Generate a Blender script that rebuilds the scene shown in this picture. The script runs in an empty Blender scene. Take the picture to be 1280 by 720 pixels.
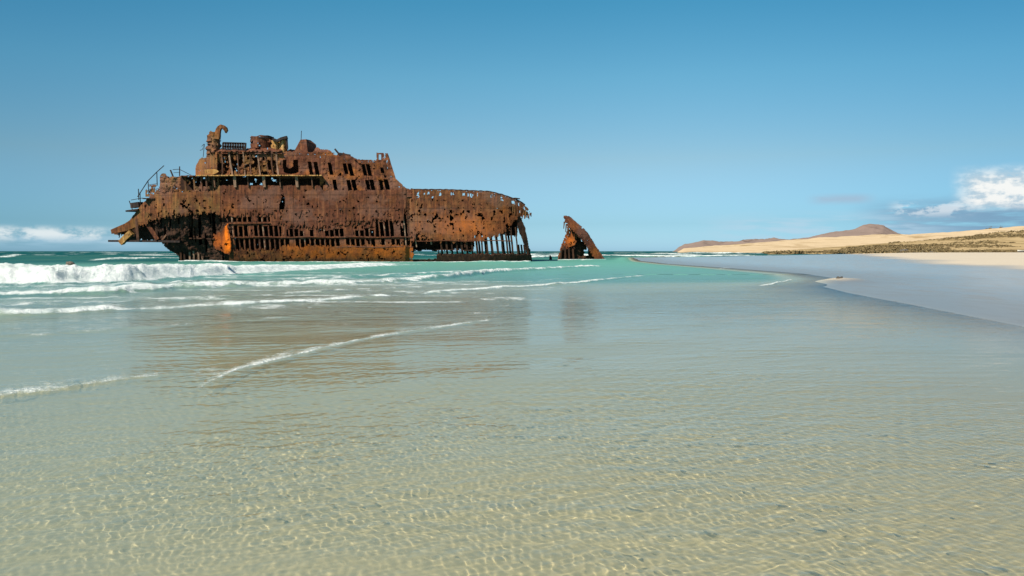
import bpy, math, random
import numpy as np

S = bpy.context.scene
COL = S.collection
R = math.radians
rng = np.random.default_rng(7)
random.seed(7)

# ------------------------------------------------------------ camera
CAM_H = 1.6
FOC = 1000.0            # focal length in photo pixels (1280 wide)
HOR = 314.0             # horizon row
cam = bpy.data.cameras.new('camera')
cam.sensor_width = 36.0
cam.lens = 36.0 * FOC / 1280.0
cam.shift_y = -(360.0 - HOR) / 1280.0
cam.clip_start = 0.1
cam.clip_end = 60000.0
cam_ob = bpy.data.objects.new('camera', cam)
cam_ob.location = (0, 0, CAM_H)
cam_ob.rotation_euler = (R(90), 0, 0)
COL.objects.link(cam_ob)
S.camera = cam_ob

# ------------------------------------------------------------ sky, sun, exposure
SUN_EL, SUN_AZ = 46.0, -138.0        # azimuth clockwise from the view direction
world = bpy.data.worlds.new('World')
S.world = world
world.use_nodes = True
WT = world.node_tree

sun = bpy.data.lights.new('sun', 'SUN')
sun.energy = 5.0
sun.angle = R(0.55)
sun.color = (1.0, 0.925, 0.77)
sun.cycles.is_caustics_light = True
sun_ob = bpy.data.objects.new('sun', sun)
sun_ob.location = (-30, -40, 60)
sun_ob.rotation_euler = (R(90 - SUN_EL), 0, R(180 - SUN_AZ))
COL.objects.link(sun_ob)

S.view_settings.view_transform = 'Standard'
S.view_settings.look = 'None'
S.view_settings.gamma = 1.0
S.view_settings.exposure = 0.5
S.render.engine = 'CYCLES'
S.cycles.use_denoising = True
S.cycles.max_bounces = 8
S.cycles.caustics_reflective = False
S.cycles.caustics_refractive = True
S.cycles.sample_clamp_indirect = 6.0


class NT:
    """small helper for node trees"""
    def __init__(self, tree):
        self.t = tree

    def n(self, typ, ins=None, **kw):
        nd = self.t.nodes.new(typ)
        for k, v in kw.items():
            setattr(nd, k, v)
        for k, v in (ins or {}).items():
            self.put(nd.inputs[k], v)
        return nd

    def put(self, sock, v):
        if isinstance(v, bpy.types.NodeSocket):
            self.t.links.new(v, sock)
        elif v is not None:
            if sock.type == 'RGBA' and len(v) == 3:
                v = (*v, 1.0)
            sock.default_value = v

    def math(self, op, a, b=None, c=None, clamp=False):
        nd = self.t.nodes.new('ShaderNodeMath')
        nd.operation = op
        nd.use_clamp = clamp
        for i, v in enumerate((a, b, c)):
            if v is not None:
                self.put(nd.inputs[i], v)
        return nd.outputs[0]

    def mix(self, fac, a, b, mode='MIX'):
        nd = self.t.nodes.new('ShaderNodeMix')
        nd.data_type = 'RGBA'
        nd.blend_type = mode
        self.put(nd.inputs[0], fac)
        self.put(nd.inputs[6], a)
        self.put(nd.inputs[7], b)
        return nd.outputs[2]

    def smooth(self, v, lo, hi, a=0.0, b=1.0):
        nd = self.t.nodes.new('ShaderNodeMapRange')
        nd.interpolation_type = 'SMOOTHSTEP'
        self.put(nd.inputs[0], v)
        for i, q in enumerate((lo, hi, a, b)):
            self.put(nd.inputs[1 + i], q)
        return nd.outputs[0]

    def noise(self, vec, scale, detail=4, rough=0.55, dist=0.0):
        nd = self.n('ShaderNodeTexNoise', {'Scale': scale, 'Detail': detail, 'Roughness': rough, 'Distortion': dist})
        if vec is not None:
            self.put(nd.inputs['Vector'], vec)
        return nd.outputs['Fac']

    def scaled(self, vec, s):
        nd = self.n('ShaderNodeMapping', {'Vector': vec, 'Scale': s})
        return nd.outputs[0]

    def attr(self, name):
        return self.n('ShaderNodeAttribute', attribute_name=name)

    def bump(self, h, strength, dist, normal=None):
        nd = self.n('ShaderNodeBump', {'Height': h, 'Strength': strength, 'Distance': dist})
        if normal is not None:
            self.put(nd.inputs['Normal'], normal)
        return nd.outputs[0]


def build_sky():
    T = NT(WT)
    bg = WT.nodes['Background']
    sky = T.n('ShaderNodeTexSky', sky_type='NISHITA')
    sky.sun_disc = False
    sky.sun_elevation = R(SUN_EL)
    sky.sun_rotation = R(SUN_AZ % 360)
    sky.altitude = 0
    sky.air_density = 1.0
    sky.dust_density = 0.6
    sky.ozone_density = 2.0
    d = T.n('ShaderNodeTexCoord').outputs['Generated']
    sep = T.n('ShaderNodeSeparateXYZ', {0: d})
    x, y, z = sep.outputs
    az = T.math('ARCTAN2', x, y)                      # 0 ahead, + to the right
    el = T.math('ARCSINE', z)
    azd = T.math('MULTIPLY', az, 57.29578)
    eld = T.math('MULTIPLY', el, 57.29578)
    ramp = T.n('ShaderNodeValToRGB', {0: T.math('DIVIDE', eld, 22.0)})
    cr = ramp.color_ramp
    stops = [(0.3, (.70, 1.20, 1.90)), (1.95, (.56, .94, 1.37)), (6.5, (.76, .98, 1.04)), (12.1, (.59, 1.10, 1.12)),
             (17.2, (.37, 1.06, 1.12)), (22.0, (.45, 1.02, 1.10))]
    cr.elements.remove(cr.elements[1])
    for i, (e, c) in enumerate(stops):
        q = cr.elements[0] if i == 0 else cr.elements.new(e / 22.0)
        q.position = e / 22.0
        q.color = (c[0] / 2, c[1] / 2, c[2] / 2, 1)
    col = T.mix(1.0, sky.outputs[0], T.mix(1.0, ramp.outputs[0], (2, 2, 2), 'MULTIPLY'), 'MULTIPLY')
    side = T.smooth(T.math('ABSOLUTE', azd), 8.0, 40.0)
    col = T.mix(side, col, T.mix(1.0, col, (0.66, 0.80, 0.86), 'MULTIPLY'))
    p = T.n('ShaderNodeCombineXYZ', {0: azd, 1: T.math('MULTIPLY', eld, 1.9), 2: 0.0}).outputs[0]

    def box(a0, a1, soft_a, e0, e1, soft_lo, soft_hi):
        m = T.smooth(azd, a0 - soft_a, a0 + soft_a)
        m = T.math('MULTIPLY', m, T.smooth(azd, a1 - soft_a, a1 + soft_a, 1.0, 0.0))
        m = T.math('MULTIPLY', m, T.smooth(eld, e0 - soft_lo, e0 + soft_lo))
        return T.math('MULTIPLY', m, T.smooth(eld, e1 - soft_hi, e1 + soft_hi, 1.0, 0.0))

    n1 = T.noise(p, 0.62, 9, 0.62)
    n2 = T.noise(T.scaled(p, (0.30, 1.3, 1)), 0.8, 5, 0.55)
    # grey-blue bank on the right, low down
    bank = T.math('MULTIPLY', box(24.6, 60, 2.4, 0.6, 3.1, 0.9, 0.7), T.smooth(n2, 0.28, 0.52))
    col = T.mix(T.math('MULTIPLY', bank, 0.95), col, (2.1, 3.7, 5.3))
    # lilac wisp
    wisp = T.math('MULTIPLY', box(20.7, 24.0, 0.8, 3.2, 3.7, 0.25, 0.25), T.smooth(n2, 0.22, 0.55))
    col = T.mix(T.math('MULTIPLY', wisp, 0.75), col, (3.7, 5.0, 6.4))
    # thin veils over the hills
    veil = T.math('MULTIPLY', box(15, 28, 3.0, 0.7, 2.3, 0.5, 0.6), T.smooth(n2, 0.38, 0.60))
    col = T.mix(T.math('MULTIPLY', veil, 0.8), col, (4.6, 6.6, 8.0))
    # white cumulus above the bank
    cum = T.math('MULTIPLY', box(29.4, 55, 0.9, 2.7, 4.9, 0.4, 0.6), T.smooth(n1, 0.30, 0.42))
    col = T.mix(T.math('MULTIPLY', cum, 0.95), col, T.mix(T.smooth(n1, 0.42, 0.58), (5.0, 6.3, 7.2), (9.5, 9.5, 9.2)))
    puff = T.math('MULTIPLY', box(25.6, 29.6, 0.7, 2.3, 3.1, 0.3, 0.3), T.smooth(n1, 0.44, 0.56))
    col = T.mix(T.math('MULTIPLY', puff, 0.7), col, (7.6, 8.3, 8.8))
    # small cumulus far left over the sea
    lowb = T.math('MULTIPLY', box(-60, -24.5, 1.6, 0.35, 1.0, 0.4, 0.5), T.smooth(n2, 0.34, 0.6))
    col = T.mix(T.math('MULTIPLY', lowb, 0.5), col, (4.4, 6.4, 8.0))
    lc = T.math('MULTIPLY', box(-60, -26.8, 1.1, 0.75, 1.45, 0.35, 0.28), T.smooth(n1, 0.36, 0.58))
    col = T.mix(T.math('MULTIPLY', lc, 0.85), col, (8.2, 8.8, 8.9))
    T.put(bg.inputs[0], col)
    bg.inputs[1].default_value = 0.071


build_sky()

# ------------------------------------------------------------ numeric helpers


def hsh(ix, iy, seed):
    n = (ix * 374761393 + iy * 668265263 + seed * 974634777) & 0xFFFFFFFF
    n = ((n ^ (n >> 13)) * 1274126177) & 0xFFFFFFFF
    n = n ^ (n >> 16)
    return n / 4294967296.0


def vnoise(x, y, seed=0):
    x = np.asarray(x, float)
    y = np.asarray(y, float)
    ix = np.floor(x).astype(np.int64)
    iy = np.floor(y).astype(np.int64)
    fx, fy = x - ix, y - iy
    fx = fx * fx * (3 - 2 * fx)
    fy = fy * fy * (3 - 2 * fy)
    a, b = hsh(ix, iy, seed), hsh(ix + 1, iy, seed)
    c, d = hsh(ix, iy + 1, seed), hsh(ix + 1, iy + 1, seed)
    return (a + (b - a) * fx) * (1 - fy) + (c + (d - c) * fx) * fy


def fbm(x, y, seed=0, octv=4, gain=0.5):
    s, a, t = 0.0, 1.0, 0.0
    for i in range(octv):
        s = s + a * vnoise(np.asarray(x) * 2 ** i, np.asarray(y) * 2 ** i, seed + i * 17)
        t += a
        a *= gain
    return s / t


def sstep(x, lo, hi):
    t = np.clip((np.asarray(x, float) - lo) / (hi - lo), 0, 1)
    return t * t * (3 - 2 * t)


def ground_pt(px, py):
    d = CAM_H * FOC / (py - HOR)
    return (px - 640.0) / FOC * d, d


def mesh_from(name, verts, faces, mat, parent=None, smooth=False, loc=None, attrs=None):
    """verts (n,3) array, faces (m,3|4) array or list of lists -> one linked mesh object"""
    me = bpy.data.meshes.new(name)
    verts = np.asarray(verts, np.float32)
    if isinstance(faces, np.ndarray):
        k = faces.shape[1]
        me.vertices.add(len(verts))
        me.vertices.foreach_set('co', verts.ravel())
        me.loops.add(faces.size)
        me.loops.foreach_set('vertex_index', faces.ravel().astype(np.int32))
        me.polygons.add(len(faces))
        me.polygons.foreach_set('loop_start', np.arange(0, faces.size, k, dtype=np.int32))
        me.polygons.foreach_set('loop_total', np.full(len(faces), k, np.int32))
        me.update(calc_edges=True)
    else:
        me.from_pydata([tuple(v) for v in verts.tolist()], [], faces)
        me.update()
    me.polygons.foreach_set('use_smooth', np.full(len(me.polygons), smooth, bool))
    for k, v in (attrs or {}).items():
        at = me.attributes.new(k, 'FLOAT', 'POINT')
        at.data.foreach_set('value', np.asarray(v, np.float32).ravel())
    if mat is not None:
        me.materials.append(mat)
    o = bpy.data.objects.new(name, me)
    COL.objects.link(o)
    if parent is not None:
        o.parent = parent
    if loc is not None:
        o.location = loc
    return o


def grid_faces(nr, nc):
    i = np.arange(nr * nc).reshape(nr, nc)
    return np.stack([i[:-1, :-1], i[:-1, 1:], i[1:, 1:], i[1:, :-1]], -1).reshape(-1, 4)


def material(name):
    m = bpy.data.materials.new(name)
    m.use_nodes = True
    m.node_tree.nodes.clear()
    T = NT(m.node_tree)
    out = T.n('ShaderNodeOutputMaterial')
    return m, T, out


def growth(y0, y1, k):
    n = max(2, int(math.log(y1 / y0) / k))
    return y0 * (y1 / y0) ** (np.arange(n) / n)


# ------------------------------------------------------------ the beach and the sea bed
def shore_x(Y):
    b = np.interp(Y, [0, 8, 16, 25, 31, 36, 44, 57, 76, 100, 130, 200, 230, 270, 330, 400, 800, 3000, 40000],
                  [9.0, 9.6, 10.7, 12.2, 13.0, 14.0, 18.6, 20.8, 20.4, 19.6, 21, 30, 62, 122, 185, 232, 450, 2600, 40000])
    return b


def wet_edge(Y):
    return np.interp(Y, [0, 20, 40, 59, 90, 133, 200, 300, 800], [38, 36, 36, 38, 48, 62, 84, 170, 460])


def terrain_z(X, Y):
    s = X - shore_x(Y) + (fbm(X / 3.0, Y / 14.0, 3, 4) - 0.5) * 0.45
    near = 0.07 + 0.016 * np.clip(-s, 0, 20) + 0.03 * np.clip(-s - 20, 0, 200)
    ramp = (0.018 * np.clip(Y - 38, 0, 150) + 0.60 * sstep(Y, 20, 54) * sstep(X, -10, 6)) * sstep(-s, 0, 5)
    depth = np.minimum(near * sstep(-s, 0, 5.0) + ramp, 6.0)
    land = 0.012 * np.clip(s, 0, 20) + 0.020 * np.clip(s - 20, 0, 70)
    land = np.minimum(land, 1.25)
    z = np.where(s < 0, -depth, land)
    # low sand spit with the stone
    sx, sy = ground_pt(1048, 352)
    e = np.exp(-(((X - sx) / 1.5) ** 2 + ((Y - sy) / 2.6) ** 2)) * (0.4 + 1.3 * fbm(X / 0.8, Y / 1.6, 77, 3))
    z = z + 0.20 * e
    z = z + (fbm(X / 1.3, Y / 1.3, 9, 3) - 0.5) * 0.02 * sstep(Y, 2, 10) * sstep(np.abs(s), 1.0, 7.0) * np.where(s < 0, 1, 0.5)
    return z, s


def fan(rows, cols):
    Y = np.repeat(rows[:, None], len(cols), 1)
    X = rows[:, None] * cols[None, :]
    return X, Y


t_in = np.arange(-0.74, 0.7401, 0.0016)
t_l = -0.74 - 0.0016 * np.cumsum(1.09 ** np.arange(1, 46))
t_cols = np.concatenate([t_l[::-1], t_in, -t_l])
t_cols = t_cols[np.abs(t_cols) < 2.0]

# sea bed and beach: one sheet out to the horizon
rows_g = np.concatenate([np.arange(0.6, 4, 0.06), growth(4, 600, 0.013), growth(600, 40000, 0.06)])
gx, gy = fan(rows_g, t_cols[::2])
gz, gs = terrain_z(gx, gy)
spit = np.exp(-(((gx - ground_pt(1048, 352)[0]) / 1.35) ** 2 + ((gy - ground_pt(1048, 352)[1]) / 2.2) ** 2)) * (0.5 + fbm(gx / 0.7, gy / 1.6, 78, 3))
wet = sstep(gx - wet_edge(gy) + (fbm(gx / 9, gy / 14, 21, 3) - 0.5) * 10, -3.5, 3.5)


def mat_sand():
    m, T, out = material('sand')
    pos = T.n('ShaderNodeNewGeometry').outputs['Position']
    dry = T.attr('dry').outputs['Fac']
    land = T.attr('shore').outputs['Fac']          # metres inland from the waterline
    n_big = T.noise(T.scaled(pos, (0.25, 0.12, 1)), 1.0, 4)
    n_mid = T.noise(pos, 2.2, 5)
    n_fin = T.noise(pos, 60.0, 3)
    bed = T.mix(n_mid, (0.68, 0.56, 0.325), (0.81, 0.675, 0.40))
    bed = T.mix(T.smooth(n_big, 0.4, 0.7, 0, 0.5), bed, (0.60, 0.555, 0.39))
    wetc = T.mix(n_big, (0.245, 0.205, 0.17), (0.305, 0.26, 0.215))
    wetc = T.mix(T.smooth(land, 0.0, 10.0, 0.8, 0.0), wetc, (0.205, 0.170, 0.135))
    dryc = T.mix(n_big, (0.48, 0.395, 0.305), (0.56, 0.475, 0.375))
    c = T.mix(T.smooth(land, -3.2, 0.5), bed, wetc)
    c = T.mix(dry, c, dryc)
    c = T.mix(T.smooth(n_fin, 0.3, 0.8, 0, 0.25), c, T.mix(1.0, c, (0.55, 0.5, 0.45), 'MULTIPLY'))
    film = T.math('MULTIPLY', T.smooth(land, -1.0, 6.0, 0.75, 0.85), T.math('SUBTRACT', 1.0, dry), clamp=True)
    rip = T.noise(T.scaled(pos, (0.8, 0.25, 1)), 1.6, 4)
    rough = T.math('MULTIPLY_ADD', film, -0.72, 0.9)
    rough = T.math('ADD', rough, T.smooth(rip, 0.45, 0.75, 0.0, 0.12))
    bmp = T.bump(T.noise(pos, 9.0, 5), 0.35, 0.02)
    bs = T.n('ShaderNodeBsdfPrincipled', {'Base Color': c, 'Roughness': rough, 'IOR': 1.33, 'Normal': bmp})
    T.put(bs.inputs['Specular IOR Level'], T.math('MULTIPLY_ADD', film, 0.35, 0.15))
    coat = T.bump(rip, T.smooth(land, 0.0, 6.0, 0.25, 0.05), 0.05)
    T.put(bs.inputs['Coat Weight'], T.math('MULTIPLY', film, T.math('MAXIMUM', T.smooth(rip, 0.35, 0.65, 0.9, 0.6), T.smooth(land, 0.0, 8.0, 1.0, 0.0))))
    T.put(bs.inputs['Coat Roughness'], T.smooth(land, 0.0, 12.0, 0.30, 0.16))
    T.put(bs.inputs['Coat IOR'], 1.33)
    T.put(bs.inputs['Coat Normal'], coat)
    T.put(out.inputs[0], bs.outputs[0])
    return m


ground = mesh_from('ground', np.stack([gx, gy, gz], -1).reshape(-1, 3), grid_faces(*gx.shape), mat_sand(), smooth=True,
                   attrs={'dry': np.clip(np.maximum(wet, sstep(spit, 0.30, 0.8) * (0.35 + 0.8 * fbm(gx / 0.5, gy / 1.2, 79, 3))), 0, 1), 'shore': np.clip(gs, -20, 200)})
ground['kind'] = 'structure'
ground['label'] = 'pale sand beach and shallow sandy sea bed'
ground.cycles.is_caustics_receiver = True

bx, by = np.meshgrid(np.linspace(-60, 60, 40), np.linspace(-40, 2.6, 30))
bed = mesh_from('sand_floor', np.stack([bx, by, -0.40 + 0.03 * fbm(bx / 3, by / 3, 15, 3)], -1).reshape(-1, 3), grid_faces(*bx.shape), ground.data.materials[0], smooth=True,
                attrs={'dry': bx * 0, 'shore': bx * 0 - 10})
bed['kind'] = 'structure'
bed['label'] = 'pale sandy bottom behind the viewpoint'

# ------------------------------------------------------------ the sea
# breaking crests: photo polyline turned into ground points; (half width front m, back m, height m, foam)
CRESTS = [
    # main breaker in front of the stern
    dict(p=[(-120, 357), (0, 356), (60, 355.5), (150, 352), (225, 346.5), (330, 340), (400, 336.5), (475, 332.5), (560, 330)],
         wf=2.2, wb=14.0, h=[(-120, .86), (150, .82), (235, .78), (300, .52), (475, .26), (560, 0)], f=1.25, tail=0.85),
    dict(p=[(-120, 371), (40, 369), (130, 367.5), (220, 361), (320, 357.5), (400, 355.5), (470, 354), (560, 348), (620, 341), (740, 333.5), (760, 333)],
         wf=0.6, wb=4.0, h=[(-120, .10), (40, .16), (130, .22), (320, .19), (470, .16), (560, .22), (640, .30), (735, .18), (760, 0)], f=1.0, tail=0.55),
    dict(p=[(-100, 397), (0, 395), (60, 393), (138, 388), (200, 386), (300, 381), (400, 375.5), (482, 370), (520, 368)],
         wf=0.4, wb=2.0, h=[(-100, .16), (0, .16), (130, .14), (155, .06), (250, .06), (300, .08), (480, .07), (500, 0)], f=0.95, tail=0.5),
    dict(p=[(500, 368.5), (545, 366), (606, 361), (635, 358), (650, 359.5), (720, 354), (800, 345.5), (830, 343)],
         wf=0.4, wb=1.2, h=[(520, 0), (548, .08), (600, .09), (640, .05), (660, .07), (720, .12), (795, .10), (812, 0)], f=0.95, tail=0.35),
    # low swells with hardly any foam
    dict(p=[(-120, 384), (100, 381), (260, 372), (420, 364), (560, 357)], wf=0.6, wb=1.6, h=[(-120, .06), (300, .06), (500, .05), (560, 0)], f=0.42, tail=0.6),
    dict(p=[(-120, 424), (60, 418), (200, 408), (340, 397), (460, 388)], wf=0.35, wb=1.0, h=[(-120, .03), (200, .035), (460, 0)], f=0.26, tail=0.6),
    dict(p=[(300, 352), (420, 347.5), (560, 341), (640, 337)], wf=0.9, wb=2.0, h=[(300, 0), (420, .12), (560, .12), (640, 0)], f=0.6, tail=0.6),
    dict(p=[(-120, 361.5), (60, 360.5), (200, 358), (330, 351)], wf=0.8, wb=2.0, h=[(-120, .08), (200, .10), (330, 0)], f=0.5, tail=0.6),
    # swash edges close to the camera
    dict(p=[(-120, 515), (0, 497), (60, 488), (150, 474), (215, 466), (260, 463)],
         wf=0.13, wb=0.6, h=[(-120, .03), (60, .03), (150, .024), (200, .012), (250, 0)], f=0.60, tail=0.9),
    dict(p=[(225, 498), (240, 490), (265, 475), (300, 461), (350, 447), (400, 436), (450, 425), (500, 416), (560, 408), (605, 401.5), (640, 396)],
         wf=0.14, wb=0.8, h=[(225, 0), (255, .010), (300, .016), (450, .018), (560, .018), (600, .014), (640, 0)], f=0.56, tail=0.9),
    dict(p=[(600, 402), (630, 386), (650, 372), (675, 360)],
         wf=0.10, wb=0.6, h=[(600, 0), (615, .010), (650, .012), (670, 0)], f=0.42, tail=0.5),
    dict(p=[(620, 399), (700, 391), (760, 386), (820, 378), (900, 372)],
         wf=0.3, wb=0.9, h=[(620, 0), (680, .012), (760, .012), (880, 0)], f=0.0, tail=0.3),
    dict(p=[(940, 358), (962, 356.5), (985, 351.5), (1000, 348)],
         wf=0.3, wb=0.9, h=[(945, 0), (958, .07), (985, .09), (992, 0)], f=1.0, tail=0.4),
    dict(p=[(895, 336.5), (915, 335), (930, 334.5)], wf=0.5, wb=1.6, h=[(895, 0), (905, .08), (925, .08), (932, 0)], f=0.9, tail=0.3),
    # wash against the wreck
    dict(p=[(222, 327.6), (300, 327.7), (400, 327.9), (515, 328.0), (560, 328.0), (664, 328.0)], wf=1.2, wb=1.2, h=[(222, .26), (260, .28), (310, .10), (420, .16), (520, .10), (600, .20), (664, .22)], f=0.85, tail=0.8),
    dict(p=[(694, 325.9), (730, 325.9), (758, 325.8)], wf=1.3, wb=1.2, h=[(694, .2), (730, .2), (758, .2)], f=0.85, tail=0.8),
    # surf beyond the bow fragment and round the bay
    dict(p=[(640, 322.5), (700, 322), (760, 321.5), (840, 321.5), (900, 320.5), (980, 319.5)],
         wf=5, wb=30, h=[(652, 0), (670, .6), (700, .7), (760, .75), (800, .5), (900, .4), (980, 0)], f=0.95, tail=0.75),
    dict(p=[(760, 318.4), (900, 318), (1060, 317.2)], wf=12, wb=40, h=[(760, 0.0), (860, .9), (1000, .7), (1060, 0)], f=0.72, tail=0.6),
    dict(p=[(560, 319.6), (640, 319.2), (780, 318.7)], wf=9, wb=32, h=[(560, .0), (640, .5), (780, 0)], f=0.8, tail=0.5),
    dict(p=[(-150, 322.5), (0, 321.5), (60, 320.8), (110, 320.2)], wf=5, wb=14, h=[(-150, .4), (20, .35), (60, 0.25), (110, 0)], f=0.62, tail=0.3),
    dict(p=[(100, 325.5), (130, 325), (180, 324.5), (225, 324)], wf=5, wb=14, h=[(100, .0), (150, .35), (225, 0.3)], f=0.60, tail=0.4),
]


for c in CRESTS:                    # the breakers run on along the coast to the left
    (xa, ya), (xb, yb) = c['p'][0], c['p'][1]
    if xa <= -100:
        c['p'].insert(0, (-620, max(HOR + 3, ya + (ya - yb) / (xb - xa) * 300)))
        c['h'].insert(0, (-620, c['h'][0][1]))


def crest_fields(X, Y, rows):
    """height and foam of every crest at points of the fan (each is a curve Y(px))"""
    px1 = 640.0 + FOC * X[0] / Y[0]
    h = np.zeros_like(X)
    foam = np.zeros_like(X)
    for k, c in enumerate(CRESTS):
        P = np.array(c['p'], float)
        hh = np.array(c['h'], float)
        xs = np.arange(P[0, 0], P[-1, 0] + 4, 4.0)
        ys = np.interp(xs, P[:, 0], P[:, 1])
        for _ in range(4):
            ys[1:-1] = (ys[:-2] + ys[1:-1] * 2 + ys[2:]) / 4
        Yl = CAM_H * FOC / (ys - HOR)
        wf, wb = c['wf'], c['wb']
        c0, c1 = np.searchsorted(px1, [P[0, 0], P[-1, 0]])
        r0 = np.searchsorted(rows, max(0.5, Yl.min() - wf * 5 - 0.5))
        r1 = np.searchsorted(rows, Yl.max() + wb * 9 + 2)
        x, y = X[r0:r1, c0:c1], Y[r0:r1, c0:c1]
        p1 = px1[c0:c1]
        px = np.broadcast_to(p1, x.shape)
        Yc = np.interp(p1, xs, Yl)
        vary = fbm(p1 / 34.0, p1 * 0 + k * 3.7, 140 + k, 4)
        a0 = np.interp(p1, hh[:, 0], hh[:, 1])
        amp = a0 * ((0.8 + 0.4 * vary) if k == 0 else (0.55 + 0.9 * vary))
        near = wf < 0.2
        wob = fbm(x[-1] / (1.5 + wf * 3), x[-1] * 0 + k, 40 + k, 3) - 0.5
        dy = y - (Yc + wob * (wf * (0.5 if k == 0 else 1.6) + 0.1))
        if k == 0:                  # torn, billowing edge of the white water
            dy = dy + (fbm(x / 1.1, y / 1.6, 61, 4) - 0.5) * 2.2
        lump = fbm(x / max(0.4, wf * 0.9), y / max(0.5, wf * 1.2), 80 + k, 5, 0.6)
        lump = 0.8 + 0.4 * lump if near else 0.66 + 0.5 * lump + 0.26 * fbm(x / 0.33, y / 0.5, 180 + k, 3) * (wf > 0.45)
        prof = np.where(dy < 0, np.exp(-(dy / wf) ** 2), np.exp(-(dy / (wb * (0.5 + vary))) ** 2))
        h[r0:r1, c0:c1] += amp * prof * lump
        a = np.clip(amp / hh[:, 1].max() * 2.2, 0, 1)
        fr = np.where(dy < 0, sstep(dy, -wf * (1.9 if k == 0 else 1.3), -wf * (1.0 if k == 0 else 0.45)), np.exp(-np.abs(dy) / (wb * c['tail'] * (0.35 + 1.3 * vary))))
        gap = 0.72 + 0.45 * sstep(fbm(p1 / 17.0, p1 * 0 + k * 5.1, 240 + k, 5, 0.6), 0.30, 0.62) if k != 0 else 1.0
        if near:
            gap = 0.5 + 0.5 * gap
        fm = fr * a * c['f'] * gap
        # lace left behind on the water
        lace = np.where(dy > 0, np.exp(-np.abs(dy) / (wb * 3.0 + 0.4)), 0) * sstep(fbm(x / (0.4 + wf), y / (1.2 + wf * 2), 340 + k, 5), 0.46, 0.62)
        fm = np.maximum(fm, lace * a * c['f'] * 0.62)
        foam[r0:r1, c0:c1] = np.maximum(foam[r0:r1, c0:c1], fm)
    return h, foam


mid_rows = [3.2]
while mid_rows[-1] < 54:
    y = mid_rows[-1]
    mid_rows.append(y + min(0.0105 * y, 0.0098 * max(1.0, y / 6.2) ** 1.9))
rows_w = np.concatenate([np.arange(0.8, 3.2, 0.05), np.array(mid_rows), growth(mid_rows[-1], 420, 0.0105), growth(420, 45000, 0.04)])
wx, wy = fan(rows_w, t_cols)
bz, ws = terrain_z(wx, wy)
wdepth = np.clip(-bz, 0, 10)
spacing = np.maximum(0.0016 * wy, np.gradient(rows_w)[:, None])
wh = np.zeros_like(wx)
# a choppy sum of small ripples (kept only where the grid resolves them) and lazy swell
wr = np.random.default_rng(11)
warp = (fbm(wx / 0.9, wy / 0.9, 5, 2) - 0.5) * 0.35
patch = 0.58 + 0.66 * sstep(fbm(wx / 1.9, wy / 1.3, 60, 3), 0.3, 0.72)
for i in range(52):
    if i < 34:
        lam = 0.05 * (1 + 2.6 * wr.random() ** 1.7)
        th = wr.random() * 6.283
        slope = 0.050 / math.sqrt(34)
    else:
        lam = 0.16 + 0.45 * wr.random() ** 1.5
        th = wr.normal(math.pi / 2 + 0.3, 0.7)
        slope = 0.030 / math.sqrt(18)
    k = 6.283 / lam
    kx, ky = k * math.cos(th), k * math.sin(th)
    keep = sstep(lam / spacing, 2.4, 4.6)
    wh += slope * 1.414 / k * keep * np.sin(kx * (wx + warp * 0.35) + ky * (wy + warp * 0.6) + wr.random() * 6.28)
wh *= patch
for i in range(14):
    lam = 0.8 * (1 + 5 * wr.random())
    th = wr.normal(math.pi / 2 + 0.35, 0.35)
    k = 6.283 / lam
    a = 0.0035 * lam / math.sqrt(14) * np.clip(0.25 + wy / 30, 0.25, 1.6)
    keep = sstep(lam / spacing, 2.5, 6.0)
    wh += a * keep * np.sin(k * math.cos(th) * wx + k * math.sin(th) * wy + wr.random() * 6.28)
for i in range(12):
    lam = 9.0 * (1 + 4 * wr.random())
    th = wr.normal(math.pi / 2, 0.3)
    k = 6.283 / lam
    a = 0.05 * lam / 20 * sstep(wy, 90, 220)
    wh += a * np.sin(k * math.cos(th) * wx + k * math.sin(th) * wy + wr.random() * 6.28)
wh *= sstep(wdepth, 0.0, 0.20) * (1 - sstep(wy, 3000, 6000))
ch, cf = crest_fields(wx, wy, rows_w)
ch = ch * sstep(wdepth, 0.0, 0.06)
wz = wh + ch
# scattered white horses out at sea
cap = sstep(fbm(wx / 26, wy / 11, 90, 4), 0.63, 0.72) * sstep(wy, 150, 260) * (1 - sstep(wy, 1200, 2500))
cf = np.maximum(cf, cap * 0.75)
# torn streaks of old foam drifting between the breakers
drift = sstep(fbm(wx / 3.6, wy / 1.1, 95, 5, 0.6), 0.47, 0.63) * sstep(fbm(wx / 14, wy / 9, 96, 3), 0.36, 0.56)
drift = drift * sstep(wy, 14, 24) * (1 - sstep(wy, 52, 75)) * (1 - sstep(wx, -2, 8))
cf = np.maximum(cf, drift * 0.56)
# lace of foam left at the thin edge of the lagoon
edge = np.exp(-((ws + 0.5) / 0.5) ** 2) * sstep(fbm(wx / 3, wy / 5, 33, 3), 0.45, 0.7)
cf = np.maximum(cf, edge * 0.0)
body = 1 - np.exp(-np.clip(wdepth - 0.13, 0, 9) * 1.9)
body = np.maximum(body, sstep(wy, 150, 400))
deep = np.clip(0.30 * sstep(wdepth, 0.28, 0.95) + sstep(wdepth, 1.4, 4.2) * 0.55 + 0.3 * sstep(np.log10(wy), 2.2, 3.0), 0, 1)


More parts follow.
